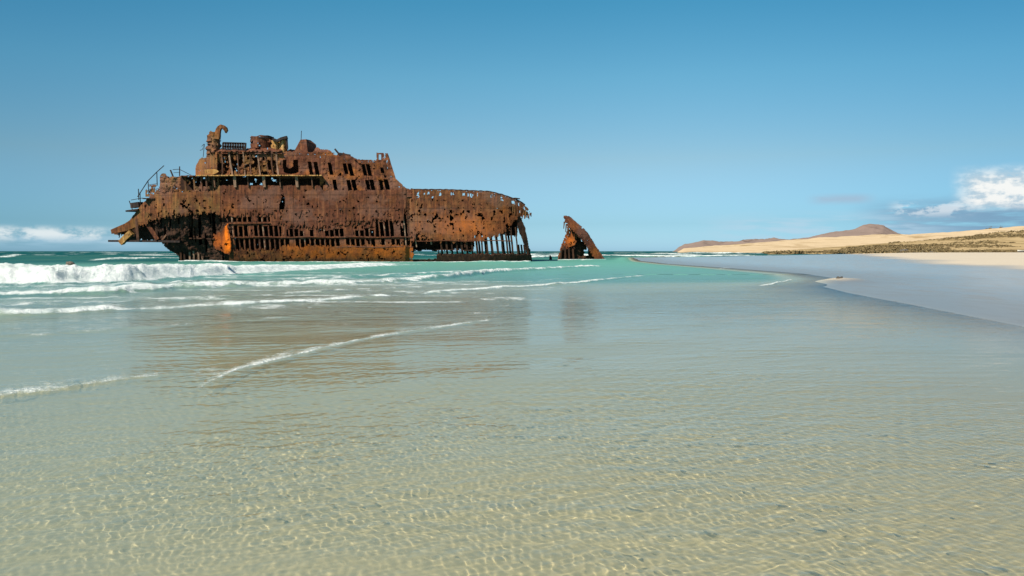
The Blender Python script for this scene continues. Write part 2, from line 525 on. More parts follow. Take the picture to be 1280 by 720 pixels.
def mat_water():
    m, T, out = material('sea_water')
    pos = T.n('ShaderNodeNewGeometry').outputs['Position']
    foam = T.attr('foam').outputs['Fac']
    body_ = T.attr('body').outputs['Fac']
    deep_ = T.attr('deep').outputs['Fac']
    far = T.attr('far').outputs['Fac']
    # small wind ripples on the reflecting skin
    r1 = T.noise(T.scaled(pos, (1.0, 1.5, 1)), 5.5, 4, 0.6)
    r2 = T.noise(T.scaled(pos, (0.35, 1.0, 1)), 1.1, 5, 0.62)
    r3 = T.noise(T.scaled(pos, (0.5, 1.0, 1)), 0.16, 6, 0.6)
    nb = T.bump(r1, T.smooth(far, 0.0, 0.25, 0.03, 0.42), 0.06)
    nb = T.bump(r2, T.smooth(far, 0.0, 0.3, 0.04, 0.85), 0.25, nb)
    nb = T.bump(r3, T.smooth(far, 0.2, 0.7, 0.0, 0.7), 1.2, nb)
    fres = T.n('ShaderNodeFresnel', {'IOR': 1.333, 'Normal': nb}).outputs[0]
    clear = T.n('ShaderNodeBsdfRefraction', {'Color': (0.985, 0.985, 0.93), 'Roughness': 0.0, 'IOR': 1.333})
    teal = T.mix(T.smooth(deep_, 0.0, 0.28), (0.46, 0.55, 0.425), (0.11, 0.305, 0.248))   # paler in the shallows, turquoise where deeper
    teal = T.mix(T.smooth(deep_, 0.28, 1.0), teal, (0.0, 0.060, 0.066))
    teal = T.mix(T.smooth(T.noise(T.scaled(pos, (0.05, 0.02, 1)), 1.0, 4), 0.42, 0.62, 0.0, 0.3), teal, T.mix(0.3, teal, (0.2, 0.28, 0.17)))
    murk = T.n('ShaderNodeBsdfDiffuse', {'Color': teal})
    thru = T.n('ShaderNodeBsdfTransparent', {'Color': (0.985, 0.985, 0.94)})
    clear = T.n('ShaderNodeMixShader', {0: 0.30, 1: clear.outputs[0], 2: thru.outputs[0]})
    under = T.n('ShaderNodeMixShader', {0: body_, 1: clear.outputs[0], 2: murk.outputs[0]})
    skin = T.n('ShaderNodeBsdfGlossy', {'Roughness': T.smooth(far, 0.02, 0.35, 0.03, 0.28), 'Normal': nb})
    fres = T.math('MULTIPLY', fres, T.smooth(far, 0.22, 0.75, 1.0, 0.07))   # a wave-roughened surface mirrors less at grazing angles
    wat = T.n('ShaderNodeMixShader', {0: fres, 1: under.outputs[0], 2: skin.outputs[0]})
    f1 = T.noise(T.scaled(pos, (1.0, 0.6, 1)), 1.5, 8, 0.72)
    f2 = T.noise(pos, 17.0, 5, 0.6)
    fn = T.math('ADD', T.math('MULTIPLY', f1, 0.7), T.math('MULTIPLY', f2, 0.3))
    ff = T.math('ADD', foam, T.math('MULTIPLY', T.math('SUBTRACT', fn, 0.5), 2.4))
    fac = T.math('MULTIPLY', T.smooth(ff, 0.28, 0.95), T.smooth(foam, 0.06, 0.25))
    fcol = T.mix(T.smooth(fn, 0.35, 0.62), (0.50, 0.58, 0.56), (0.86, 0.87, 0.85))
    fb = T.bump(fn, 0.9, 0.35)
    fo = T.n('ShaderNodeBsdfDiffuse', {'Color': fcol, 'Normal': fb})
    fin = T.n('ShaderNodeMixShader', {0: fac, 1: wat.outputs[0], 2: fo.outputs[0]})
    T.put(out.inputs[0], fin.outputs[0])
    return m


sea = mesh_from('sea_water', np.stack([wx, wy, wz], -1).reshape(-1, 3), grid_faces(*wx.shape), mat_water(), smooth=True,
                attrs={'foam': cf, 'body': body, 'deep': deep, 'far': sstep(np.log10(wy), 0.9, 2.9)})
sea['kind'] = 'structure'
sea['label'] = 'clear shallow sea turning turquoise and teal towards the horizon'
sea.cycles.is_caustics_caster = True


# ------------------------------------------------------------ far land: dunes and the hill


def ridge(name, label, px0, px1, d0, d1, tops, mat, seed, base=0.7, rough=0.03, over=1.5, n=420, m=46):
    px = np.linspace(px0, px1, n)
    u = np.linspace(0, over, m)
    PX, U = np.meshgrid(px, u, indexing='xy')
    D = d0 + (d1 - d0) * U
    top = np.interp(PX, [p[0] for p in tops], [p[1] for p in tops])
    Hh = CAM_H + (HOR - top) / FOC * d1
    prof = np.where(U <= 1, sstep(U, -0.15, 1.0), 1 - 0.6 * sstep(U, 1.0, over))
    prof = (prof - prof.min()) / (prof.max() - prof.min())
    X = (PX - 640) / FOC * D
    s = (d1 - d0) / 14.0
    nz = (fbm(X / s, D / s, seed, 5) - 0.5) * rough * (d1 - d0) * 0.5 * np.clip(U * 1.5, 0, 1)
    Z = base + (Hh - base) * prof + nz * np.clip(Hh / 12.0, 0.05, 1)
    edge = np.minimum(PX - px0, px1 - PX)
    Z = np.where(edge < 12, -2 + (Z + 2) * np.clip(edge / 12, 0, 1), Z)
    Z[0] = -1.0
    o = mesh_from(name, np.stack([X, D, Z], -1).reshape(-1, 3), grid_faces(*X.shape), mat, smooth=True)
    o['kind'] = 'structure'
    o['label'] = label
    return o, (px, u, X, D, Z)


def mat_land(name, a, b, c, sc, lo=0.5, hi=0.62, stretch=(1, 0.35, 2.5)):
    m, T, out = material(name)
    pos = T.n('ShaderNodeNewGeometry').outputs['Position']
    v = T.scaled(pos, stretch)
    n1 = T.noise(v, sc, 7, 0.62)
    n2 = T.noise(v, sc * 0.22, 4)
    col = T.mix(n2, a, b)
    col = T.mix(T.math('MULTIPLY', T.smooth(n1, lo, hi), T.smooth(n2, 0.35, 0.6)), col, c)
    bs = T.n('ShaderNodeBsdfDiffuse', {'Color': col, 'Normal': T.bump(n1, 0.6, 3.0)})
    T.put(out.inputs[0], bs.outputs[0])
    return m


ridge('hill', 'low brown volcanic hill and headland on the far side of the bay', 838, 1330, 2500, 3400,
      [(838, 313), (850, 309.5), (862, 306.5), (872, 303), (879, 301), (886, 302.3), (905, 303.6), (925, 302.5), (938, 299.8), (960, 299.2), (990, 298.5), (1010, 296.8),
       (1025, 294.2), (1040, 291.8), (1055, 289.2), (1068, 286.2), (1080, 283), (1092, 282.2), (1104, 283.5), (1110, 286.5), (1118, 290), (1130, 295), (1200, 299), (1330, 303)],
      mat_land('hill_rock', (0.20, 0.145, 0.125), (0.27, 0.20, 0.17), (0.13, 0.095, 0.08), 0.016), 5, rough=0.06)
ridge('sand_dunes', 'long pale golden sand dunes behind the bay', 842, 1900, 760, 1500,
      [(842, 313.6), (855, 311), (880, 308.5), (915, 306), (950, 303.5), (1000, 300.5), (1050, 297.3), (1100, 294.8), (1150, 293), (1200, 290.3), (1240, 287), (1280, 284), (1400, 278), (1900, 268)],
      mat_land('dune_sand', (0.47, 0.345, 0.215), (0.60, 0.455, 0.30), (0.33, 0.225, 0.12), 0.045, 0.44, 0.62), 6, rough=0.022)
scrub_slope, SC = ridge('scrubby_dune', 'low dune slope covered in dry olive brown scrub behind the beach', 950, 1900, 400, 700,
      [(950, 315.2), (1000, 312), (1060, 308), (1120, 304.2), (1180, 299.5), (1240, 294), (1280, 290.5), (1400, 284), (1900, 274)],
      mat_land('scrub_sand', (0.36, 0.25, 0.13), (0.45, 0.33, 0.185), (0.17, 0.115, 0.05), 0.10, 0.42, 0.58), 7, rough=0.03)


def mat_plain(name, a, b, sc, rough=0.9, bump=0.4, dist=0.1):
    m, T, out = material(name)
    pos = T.n('ShaderNodeNewGeometry').outputs['Position']
    n1 = T.noise(pos, sc, 5, 0.6)
    bs = T.n('ShaderNodeBsdfPrincipled', {'Base Color': T.mix(T.smooth(n1, 0.3, 0.7), a, b), 'Roughness': rough,
                                          'Normal': T.bump(n1, bump, dist)})
    T.put(out.inputs[0], bs.outputs[0])
    return m


M_SCRUB = mat_plain('scrub_leaf', (0.11, 0.076, 0.031), (0.20, 0.142, 0.064), 0.4)
M_ROCK = mat_plain('dark_rock', (0.05, 0.042, 0.035), (0.12, 0.10, 0.08), 1.5)


def leaf_cloud(centres, sizes, seed, per=14):
    """many small leaf-like faces round each centre"""
    r = np.random.default_rng(seed)
    n = len(centres)
    c = np.repeat(centres, per, 0)
    s = np.repeat(sizes, per)
    d = r.normal(size=(n * per, 3))
    d /= np.linalg.norm(d, axis=1)[:, None]
    d[:, 2] = np.abs(d[:, 2]) * 0.8
    p = c + d * (s * r.uniform(0.4, 1.0, n * per))[:, None] * np.array([1.5, 1.2, 0.75])
    a = r.normal(size=(n * per, 3))
    a /= np.linalg.norm(a, axis=1)[:, None]
    b = np.cross(a, d)
    b /= np.linalg.norm(b, axis=1)[:, None] + 1e-6
    w = (s * r.uniform(0.28, 0.6, n * per))[:, None]
    v = np.stack([p - a * w, p + b * w * 0.7, p + a * w, p - b * w * 0.7], 1).reshape(-1, 3)
    return v, np.arange(len(v)).reshape(-1, 4)


def slope_z(px, u):
    pxs, us, X, D, Z = SC
    i = np.clip(np.round((px - pxs[0]) / (pxs[1] - pxs[0])).astype(int), 0, len(pxs) - 1)
    j = np.clip(np.round(u / (us[1] - us[0])).astype(int), 0, len(us) - 1)
    return X[j, i], D[j, i], Z[j, i]


r = np.random.default_rng(4)
n = 12000
spx = 960 + 560 * r.random(n)
su = 0.03 + 0.95 * r.random(n) ** 1.35
X, D, Z = slope_z(spx, su)
dens = fbm(X / 26.0, D / 34.0, 31, 4)
ok = (dens > 0.44) & (su < 0.14 + 0.95 * sstep(spx, 960, 1230)) & (Z > 0.3)
X, D, Z = X[ok] + r.normal(0, 0.7, ok.sum()), D[ok] + r.normal(0, 3, ok.sum()), Z[ok]
v, f = leaf_cloud(np.stack([X, D, Z], -1), r.uniform(0.3, 1.1, len(X)) * (0.6 + 1.6 * np.clip(dens[ok] - 0.44, 0, 1) * 3), 8)
scrub = mesh_from('scrub', v, f, M_SCRUB)
scrub['kind'] = 'stuff'
scrub['label'] = 'dark olive dry scrub scattered over the dune slope'

SHRUBS = [(1233.5, 500, 0.95, 'narrow dark shrub on the dune skyline, left of its close neighbour'),
          (1239, 500, 1.3, 'broad dark shrub on the dune skyline, close beside a narrow one'),
          (1251, 500, 1.1, 'lone dark shrub on the dune skyline between the pair and the frame edge')]
for i, (px, d, s, lab) in enumerate(SHRUBS):
    # they stand on the crest of the pale dunes
    d = 1500.0
    top = np.interp(px, [1200, 1240, 1280], [290.3, 287, 284])
    z = CAM_H + (HOR - top) / FOC * d
    rr = np.random.default_rng(50 + i)
    q = rr.normal(size=(16, 3)) * np.array([0.9, 0.8, 0.75]) * s * 1.5 + np.array([0, 0, 2.2 * s])
    vv, ff = leaf_cloud(q, np.full(16, 0.9 * s), 60 + i, 20)
    root = bpy.data.objects.new('shrub', None)
    COL.objects.link(root)
    root.location = ((px - 640) / FOC * d, d, z - 0.6)
    root['label'], root['category'], root['group'] = lab, 'shrub', 'shrubs on the dune skyline'
    mesh_from('foliage', vv, ff, M_SCRUB, root)
    st = [(0.12 * math.cos(a), 0.12 * math.sin(a), -0.8) for a in np.arange(6) * 1.047] + [(0.05 * math.cos(a), 0.05 * math.sin(a), 2.6 * s) for a in np.arange(6) * 1.047]
    mesh_from('stem', st, [[k, (k + 1) % 6, 6 + (k + 1) % 6, 6 + k] for k in range(6)], M_ROCK, root)


def icosphere(sub):
    t = (1 + 5 ** 0.5) / 2
    v = [(-1, t, 0), (1, t, 0), (-1, -t, 0), (1, -t, 0), (0, -1, t), (0, 1, t), (0, -1, -t), (0, 1, -t), (t, 0, -1), (t, 0, 1), (-t, 0, -1), (-t, 0, 1)]
    f = [(0, 11, 5), (0, 5, 1), (0, 1, 7), (0, 7, 10), (0, 10, 11), (1, 5, 9), (5, 11, 4), (11, 10, 2), (10, 7, 6), (7, 1, 8),
         (3, 9, 4), (3, 4, 2), (3, 2, 6), (3, 6, 8), (3, 8, 9), (4, 9, 5), (2, 4, 11), (6, 2, 10), (8, 6, 7), (9, 8, 1)]
    v = [np.array(p, float) / np.linalg.norm(p) for p in v]
    for _ in range(sub):
        mid, nf = {}, []

        def mp(a, b):
            k = (min(a, b), max(a, b))
            if k not in mid:
                q = v[a] + v[b]
                v.append(q / np.linalg.norm(q))
                mid[k] = len(v) - 1
            return mid[k]
        for a, b, c in f:
            ab, bc, ca = mp(a, b), mp(b, c), mp(c, a)
            nf += [(a, ab, ca), (b, bc, ab), (c, ca, bc), (ab, bc, ca)]
        f = nf
    return np.array(v), np.array(f)


ICO1, ICO2, ICO3 = icosphere(1), icosphere(2), icosphere(3)


def rock(px, d, w, h, label, group=None, zbase=0.0, mat=None, seed=0):
    v, f = ICO3
    nn = 0.72 + 0.6 * fbm(v[:, 0] * 1.6 + seed * 7, v[:, 1] * 1.6 + v[:, 2] * 2.1, seed, 4)
    p = v * nn[:, None] * np.array([w / 2, w * 0.4, h])
    p[:, 2] = np.maximum(p[:, 2], -0.3 * h)
    o = mesh_from('rock', p, f, mat or M_ROCK, loc=((px - 640) / FOC * d, d, zbase))
    o['label'], o['category'] = label, 'rock'
    if group:
        o['group'] = group
    return o


rock(88, 88, 1.0, 0.52, 'small dark rock awash behind the white breaker', seed=3)
rx, ry = ground_pt(1050, 352)
rock(1050, ry, 0.40, 0.22, 'small dark stone on the sand spit at the lagoon edge', zbase=0.06, seed=5)
for i, (px, d, w, h, lab) in enumerate([
        (1002, 640, 9, 1.1, 'low dark rock at the far left end of the scrub, nearest the bay'),
        (1047, 560, 8, 1.0, 'flat dark rock at the dune foot, just left of the big dark boulder'),
        (1131, 420, 6.0, 1.7, 'biggest dark boulder at the dune foot on the beach edge'),
        (1150, 418, 4.4, 1.0, 'medium dark boulder at the dune foot right of the biggest one'),
        (1165, 415, 3.2, 0.8, 'smallest dark boulder in the cluster at the dune foot')]):
    rock(px, d, w, h, lab, 'dark rocks along the foot of the dune', zbase=0.9, seed=20 + i)

# small pale boat drawn up at the foot of the dune
M_PALE = mat_plain('weathered_white_paint', (0.62, 0.60, 0.55), (0.70, 0.68, 0.62), 3.0)
M_DARKHULL = mat_plain('dark_hull_paint', (0.06, 0.055, 0.05), (0.10, 0.09, 0.08), 3.0)


def boat():
    d = 330.0
    root = bpy.data.objects.new('beached_boat', None)
    COL.objects.link(root)
    root.location = ((1279 - 640) / FOC * d, d, 1.2)
    root['label'], root['category'] = 'small pale boat with dark underside lying on the far beach at the dune foot', 'boat'
    t = np.linspace(-1, 1, 15)

    def shell(z0, z1, grow):
        vs, fs = [], []
        for i, a in enumerate(t):
            w = 0.75 * (1 - abs(a) ** 3 * (0.95 if a < 0 else 0.35))
            for s in (-1, 1):
                vs.append((a * 2.3, s * w * 0.7, z0))
                vs.append((a * 2.3 * grow, s * w, z1 + 0.15 * a * a))
        for i in range(14):
            b = i * 4
            fs += [[b, b + 1, b + 5, b + 4], [b + 3, b + 2, b + 6, b + 7], [b + 2, b, b + 4, b + 6]]
        fs += [[0, 1, 3, 2], [56, 57, 59, 58]]
        return vs, fs
    mesh_from('hull', *shell(0.0, 0.38, 1.0), M_DARKHULL, root)
    v2, f2 = shell(0.383, 0.8, 1.06)
    mesh_from('topsides', v2, f2, M_PALE, root)


boat()

# ------------------------------------------------------------ the shipwreck
KS = 0.123
SHIP_D = 123.0


def mat_rust(name, dark, mid, lite, orange, o_amt, olive=0.0, rough=0.85, sc=1.0, seams=False):
    """flaking, streaked rust; the per-vertex 'rust' value adds fresh orange corrosion, and painted sunlight on two plates"""
    m, T, out = material(name)
    pos = T.n('ShaderNodeNewGeometry').outputs['Position']
    nbig = T.noise(T.scaled(pos, (1, 1, 0.8)), 0.30 * sc, 7, 0.66)
    streak = T.noise(T.scaled(pos, (1.8, 1.8, 0.14)), 1.5 * sc, 7, 0.7)
    fine = T.noise(pos, 1.9 * sc, 8, 0.76)
    c = T.mix(T.smooth(fine, 0.32, 0.66), dark, mid)
    c = T.mix(T.smooth(streak, 0.46, 0.68), c, lite)
    c = T.mix(T.smooth(nbig, 0.50, 0.68, 0.0, 0.75), c, dark)
    spk = T.noise(T.scaled(pos, (1, 1, 0.4)), 2.6, 6, 0.72)
    c = T.mix(T.smooth(spk, 0.55, 0.64, 0.0, 0.85), c, (0.025, 0.012, 0.008))
    if seams:
        # pinkish scale in broad patches, and the plate seams rusting through
        c = T.mix(T.smooth(T.noise(T.scaled(pos, (0.6, 1, 1.2)), 0.22, 5, 0.6), 0.48, 0.60, 0.0, 0.55), c, T.mix(fine, (0.075, 0.034, 0.024), (0.23, 0.118, 0.085)))
        z = T.n('ShaderNodeSeparateXYZ', {0: pos}).outputs
        row = T.math('ABSOLUTE', T.math('SUBTRACT', T.math('FRACT', T.math('DIVIDE', z[2], 2.05)), 0.5))
        colm = T.math('ABSOLUTE', T.math('SUBTRACT', T.math('FRACT', T.math('DIVIDE', z[0], 5.6)), 0.5))
        seam = T.math('MAXIMUM', T.smooth(row, 0.45, 0.49), T.smooth(colm, 0.482, 0.495))
        c = T.mix(T.math('MULTIPLY', seam, T.smooth(nbig, 0.36, 0.56, 0.1, 0.75)), c, (0.03, 0.013, 0.008))
    if olive:
        ol = T.math('MULTIPLY', T.smooth(T.noise(T.scaled(pos, (1, 1, 0.6)), 0.7, 5, 0.6), 0.42, 0.66), olive)
        c = T.mix(ol, c, T.mix(fine, (0.13, 0.075, 0.018), (0.30, 0.20, 0.06)))
    at = T.attr('rust').outputs['Fac']
    oo = T.math('ADD', T.math('MULTIPLY', T.smooth(T.math('ADD', T.math('MULTIPLY', nbig, 0.5), T.math('MULTIPLY', streak, 0.5)), 0.46, 0.66), o_amt), at)
    oo = T.math('MULTIPLY', oo, T.smooth(fine, 0.22, 0.6, 0.25, 1.0), clamp=True)
    c = T.mix(oo, c, orange)
    h = T.math('ADD', T.math('MULTIPLY', fine, 0.6), T.math('MULTIPLY', streak, 0.5))
    bs = T.n('ShaderNodeBsdfPrincipled', {'Base Color': c, 'Roughness': rough, 'Normal': T.bump(h, 0.7, 0.055)})
    bs.inputs['Specular IOR Level'].default_value = 0.2
    T.put(out.inputs[0], bs.outputs[0])
    return m


OR = (0.42, 0.13, 0.018)
M_HULL = mat_rust('rusted_hull_plate', (0.040, 0.013, 0.007), (0.120, 0.036, 0.017), (0.185, 0.070, 0.034), OR, 0.20, seams=True)
M_OLIVE = mat_rust('flaking_olive_rust', (0.045, 0.016, 0.007), (0.140, 0.047, 0.018), (0.22, 0.085, 0.034), OR, 0.28, olive=0.30, seams=True)
M_FORE = mat_rust('orange_streaked_rust', (0.048, 0.016, 0.008), (0.150, 0.047, 0.018), (0.22, 0.088, 0.036), (0.42, 0.105, 0.012), 0.40, olive=0.12, seams=True)
M_ORANGE = mat_rust('orange_rust', (0.04, 0.014, 0.007), (0.14, 0.042, 0.015), (0.25, 0.085, 0.024), (0.40, 0.10, 0.010), 0.45, olive=0.15)
M_BRIGHT = mat_rust('rust_with_painted_glow', (0.035, 0.013, 0.007), (0.13, 0.035, 0.010), (0.20, 0.06, 0.014), (0.80, 0.17, 0.006), 0.0)  # strong orange stands in for sunlight caught on the bent plate
M_DARK = mat_rust('dark_rust_with_shade', (0.018, 0.009, 0.006), (0.045, 0.02, 0.012), (0.075, 0.036, 0.02), (0.16, 0.05, 0.012), 0.2)  # shade of the open hull darkened into the rust; dark outer pieces share it
M_RIB = mat_rust('rusted_rib', (0.05, 0.022, 0.014), (0.12, 0.055, 0.034), (0.21, 0.12, 0.075), OR, 0.2)
M_PALERIB = mat_rust('pale_scaled_iron', (0.16, 0.09, 0.06), (0.27, 0.165, 0.11), (0.36, 0.24, 0.17), OR, 0.2)
M_TAN = mat_rust('sunbleached_plate', (0.22, 0.10, 0.03), (0.46, 0.25, 0.08), (0.62, 0.40, 0.17), OR, 0.3)
M_IRON = mat_rust('black_iron', (0.014, 0.011, 0.012), (0.03, 0.022, 0.02), (0.055, 0.035, 0.03), (0.12, 0.045, 0.02), 0.2)


class Frame:
    """local metres of one wreck piece from its elevation drawing (px, py) and the depth behind its near side"""
    def __init__(self, root, px0, k, dist):
        self.root, self.px0, self.k, self.dist = root, px0, k, dist

    def pt(self, px, py, dep):
        px, py, dep = np.broadcast_arrays(np.asarray(px, float), np.asarray(py, float), np.asarray(dep, float))
        g = 1.0 + dep / self.dist           # the hull widens and lists slightly away from the beach
        x = (px - 640.0) * self.k * g - (self.px0 - 640.0) * self.k
        return np.stack([x, dep, CAM_H + (HOR - py) * self.k * g], -1)


def sheet(FR, name, x0, x1, y0, y1, keep, dep, mat, step=0.8, thick=0.07, crumple=0.05, jag=0.3, rust=None, parent=None, seed=1, label=None):
    xs = np.arange(x0, x1 + step, step)
    ys = np.arange(y0, y1 + step, step)
    PX, PY = np.meshgrid(xs, ys)
    cx = (PX[:-1, :-1] + PX[1:, 1:]) / 2
    cy = (PY[:-1, :-1] + PY[1:, 1:]) / 2
    k = keep(cx, cy)
    idx = grid_faces(*PX.shape)[k.ravel()]
    rg = np.random.default_rng(seed + 100)
    jx = PX + rg.uniform(-jag, jag, PX.shape) * step
    jy = PY + rg.uniform(-jag, jag, PY.shape) * step
    dd = dep(PX, PY) + (fbm(PX / 7.0, PY / 6.0, seed, 4) - 0.5) * 2 * crumple
    V = FR.pt(jx, jy, dd).reshape(-1, 3)
    used = np.unique(idx)
    remap = np.full(len(V), -1)
    remap[used] = np.arange(len(used))
    at = {'rust': (rust(PX, PY) if rust else np.zeros(PX.shape)).ravel()[used]}
    o = mesh_from(name, V[used], remap[idx], mat, parent or FR.root, attrs=at)
    md = o.modifiers.new('thickness', 'SOLIDIFY')
    md.thickness = thick
    md.offset = 0
    if label:
        o['label'] = label
    return o


def bar_mesh(paths):
    """paths: list of (points, half width, half depth) -> vertices, faces of square-section bars"""
    V, Fc = [], []
    for pts, w, d in paths:
        pts = np.asarray(pts, float)
        n = len(pts)
        w = np.broadcast_to(w, n)
        d = np.broadcast_to(d, n)
        b0 = len(V)
        for i in range(n):
            t = pts[min(i + 1, n - 1)] - pts[max(i - 1, 0)]
            t = t / (np.linalg.norm(t) + 1e-9)
            up = np.array([0, 1.0, 0]) if abs(t[1]) < 0.9 else np.array([1.0, 0, 0])
            a = np.cross(t, up)
            a /= np.linalg.norm(a)
            b = np.cross(t, a)
            for sa, sb in ((-1, -1), (1, -1), (1, 1), (-1, 1)):
                V.append(pts[i] + a * sa * w[i] + b * sb * d[i])
        for i in range(n - 1):
            q = b0 + i * 4
            for j in range(4):
                Fc.append([q + j, q + (j + 1) % 4, q + 4 + (j + 1) % 4, q + 4 + j])
        Fc.append([b0 + 3, b0 + 2, b0 + 1, b0])
        e = b0 + (n - 1) * 4
        Fc.append([e, e + 1, e + 2, e + 3])
    return V, Fc


def bars(FR, name, paths, mat, parent=None, label=None):
    """paths: list of (list of (px, py, dep), half width m, half depth m)"""
    v, f = bar_mesh([([FR.pt(*p) for p in pts], w, d) for pts, w, d in paths])
    o = mesh_from(name, v, f, mat, parent or FR.root)
    if label:
        o['label'] = label
    return o


def slab(FR, name, x0, x1, y, d0, d1, mat, th=0.18, edge=1.2, parent=None, seed=3, drop=0.0):
    """a horizontal deck with ragged front edge"""
    n = int((x1 - x0) / 1.5) + 2
    xs = np.linspace(x0, x1, n)
    V, Fc = [], []
    wob = (fbm(xs / 3.0, xs * 0, seed, 3) - 0.5) * edge
    sag = (fbm(xs / 14.0, xs * 0 + 5, seed, 3) - 0.5) * drop
    for i, x in enumerate(xs):
        f0 = d0 + wob[i]
        for dd, yy in ((f0, y + sag[i]), (d1, y + sag[i]), (d1, y + sag[i] + th / FR.k), (f0, y + sag[i] + th / FR.k)):
            V.append(FR.pt(x, yy, dd))
    for i in range(n - 1):
        q = i * 4
        for j in range(4):
            Fc.append([q + j, q + 4 + j, q + 4 + (j + 1) % 4, q + (j + 1) % 4])
    Fc += [[0, 1, 2, 3], [n * 4 - 1, n * 4 - 2, n * 4 - 3, n * 4 - 4]]
    return mesh_from(name, V, Fc, mat, parent or FR.root)


def crosswall(FR, name, x, y0, y1, d0, d1, mat, parent=None, seed=2, slant=0.0, hole=0.72, crum=1.5, skew=0.0):
    """a wall across the ship at one x"""
    st = 0.25
    ds = np.arange(d0, d1 + st, st)
    ys = np.arange(y0, y1 + 1.5, 1.5)
    DD, YY = np.meshgrid(ds, ys)
    cd, cy = (DD[:-1, :-1] + DD[1:, 1:]) / 2, (YY[:-1, :-1] + YY[1:, 1:]) / 2
    k = fbm(cd / 1.2, cy / 9.0, seed, 4) < hole
    idx = grid_faces(*DD.shape)[k.ravel()]
    V = FR.pt(x + (YY - y0) * slant + (fbm(DD, YY / 8, seed, 3) - 0.5) * crum + (DD - d0) * skew, YY, DD).reshape(-1, 3)
    o = mesh_from(name, V, idx, mat, parent or FR.root)
    md = o.modifiers.new('thickness', 'SOLIDIFY')
    md.thickness = 0.07
    return o


def I(x, pts):
    return np.interp(x, [p[0] for p in pts], [p[1] for p in pts])


ship = bpy.data.objects.new('shipwreck', None)
COL.objects.link(ship)
ship.location = ((400 - 640) * KS, SHIP_D, 0)
ship['label'] = 'huge rust brown shipwreck with skeletal ribs and holed plating standing in the surf'
ship['category'] = 'shipwreck'
FS = Frame(ship, 400.0, KS, SHIP_D)

HULL_TOP = [(141, 287), (150, 283), (160, 279), (165, 272), (172, 262), (180, 252), (190, 244), (205, 241.5), (245, 239.5), (270, 239), (274, 232), (300, 231.5), (400, 232), (404, 238), (512, 237), (520, 237.5), (560, 237.8), (612, 240),
            (628, 244), (648, 251), (658, 258), (663, 266)]
HULL_BOT = [(141, 291), (150, 294), (165, 287), (178, 281), (190, 276), (205, 271), (230, 269), (262, 264), (276, 270), (290, 269), (340, 268), (350, 281), (420, 284), (470, 276), (498, 276), (506, 296), (514, 308),
            (520, 296), (530, 300), (560, 302), (600, 302), (618, 297), (632, 291), (640, 279), (648, 272), (663, 272)]


def hull_dep(x, y):
    d = (np.clip(235 - x, 0, 100) / 75.0) ** 2 * 5.0
    d = d + (np.clip(x - 600, 0, 70) / 62.0) ** 2 * 2.4
    d = d + (np.clip(y - 296, 0, 40) / 31.0) ** 2 * 0.9
    d = d + (np.clip(y - 265, 0, 62) / 62.0) ** 1.3 * 3.2 * sstep(290 - x, 0, 55)
    d = d + 0.35 * sstep(np.abs(x - 512), 6, 0)
    return d


def rag(x, y, sx, sy, seed, amp):
    return (fbm(x / sx, y / sy, seed, 3) - 0.5) * amp


HOLES = [(312, 251, 1.4), (425, 252, 1.1), (448, 252, 1.3), (471, 252, 1.3), (499, 263, 1.9), (292, 247, 1.0), (204, 249, 1.2), (236, 256, 1.3), (330, 262, 1.0), (556, 262, 1.0)]


def keep_upper(x, y):
    top = I(x, HULL_TOP) + rag(x, y, 2.0, 60, 11, 2.6)
    bot = I(x, HULL_BOT) + rag(x, y, 1.6, 22, 12, 13.0)
    k = (y > top) & (y < bot)
    for hx, hy, hr in HOLES:
        k &= ((x - hx) ** 2 + ((y - hy) * 0.9) ** 2) > hr ** 2
    # long vertical tear
    tw = np.interp(y, [242, 248, 257, 262, 269], [0, 2.2, 3.6, 3.0, 0])
    k &= np.abs(x - (354.5 - (y - 242) * 0.13)) > tw
    # torn seam near the middle
    tw = np.interp(y, [258, 268, 280, 300], [0, 1.4, 2.6, 3.0])
    k &= np.abs(x - (506 + (y - 258) * 0.03)) > tw
    # punched row under the rail of the forward part
    row = (x > 518) & (np.abs(y - top - 4.4) < 1.7 + rag(x, y, 1.4, 3, 16, 3.5)) & (fbm(x / 2.4, y / 9, 17, 2) > 0.67)
    k &= ~row
    # rot
    rot = fbm(x / 3.2, y / 4.4, 18, 4)
    k &= ~((rot > 0.73) & (y > top + 5))
    k &= ~((rot > 0.655) & (y > 262) & (x > 285))
    k &= ~((rot > 0.64) & (x > 186) & (x < 276) & (y > 250))
    return k


def rust_upper(x, y):
    a = np.exp(-(((x - 582) / 36.0) ** 2 + ((y - 282) / 12.0) ** 2)) * 0.55 - 0.12 * (x > 512) * (y < 262)
    a = a + np.exp(-(((x - 640) / 16.0) ** 2 + ((y - 268) / 10.0) ** 2)) * 0.15
    a = a + np.exp(-(((x - 286) / 9.0) ** 2 + ((y - 262) / 10.0) ** 2)) * 0.25
    return a


for nm, xa, xb, mt, lab in (('stern_plating', 141, 275, M_OLIVE, 'olive brown flaking stern plating with a torn lower edge'),
                            ('hull_plating', 275, 512, M_HULL, 'smoother brown side plating amidships'),
                            ('fore_plating', 512, 664, M_FORE, 'orange stained forward plating with a fringe of torn teeth')):
    cut = (lambda x, y: x < 511 + rag(x, y, 50, 7, 13, 9)) if nm == 'hull_plating' else (lambda x, y: x >= 511 + rag(x, y, 50, 7, 13, 9)) if nm == 'fore_plating' else (lambda x, y: x < 999)
    sheet(FS, nm, xa if nm != 'fore_plating' else 504, xb if nm != 'hull_plating' else 518, 228, 312, lambda x, y, cut=cut: keep_upper(x, y) & cut(x, y), hull_dep, mt, 0.7, rust=rust_upper, seed=31, label=lab)


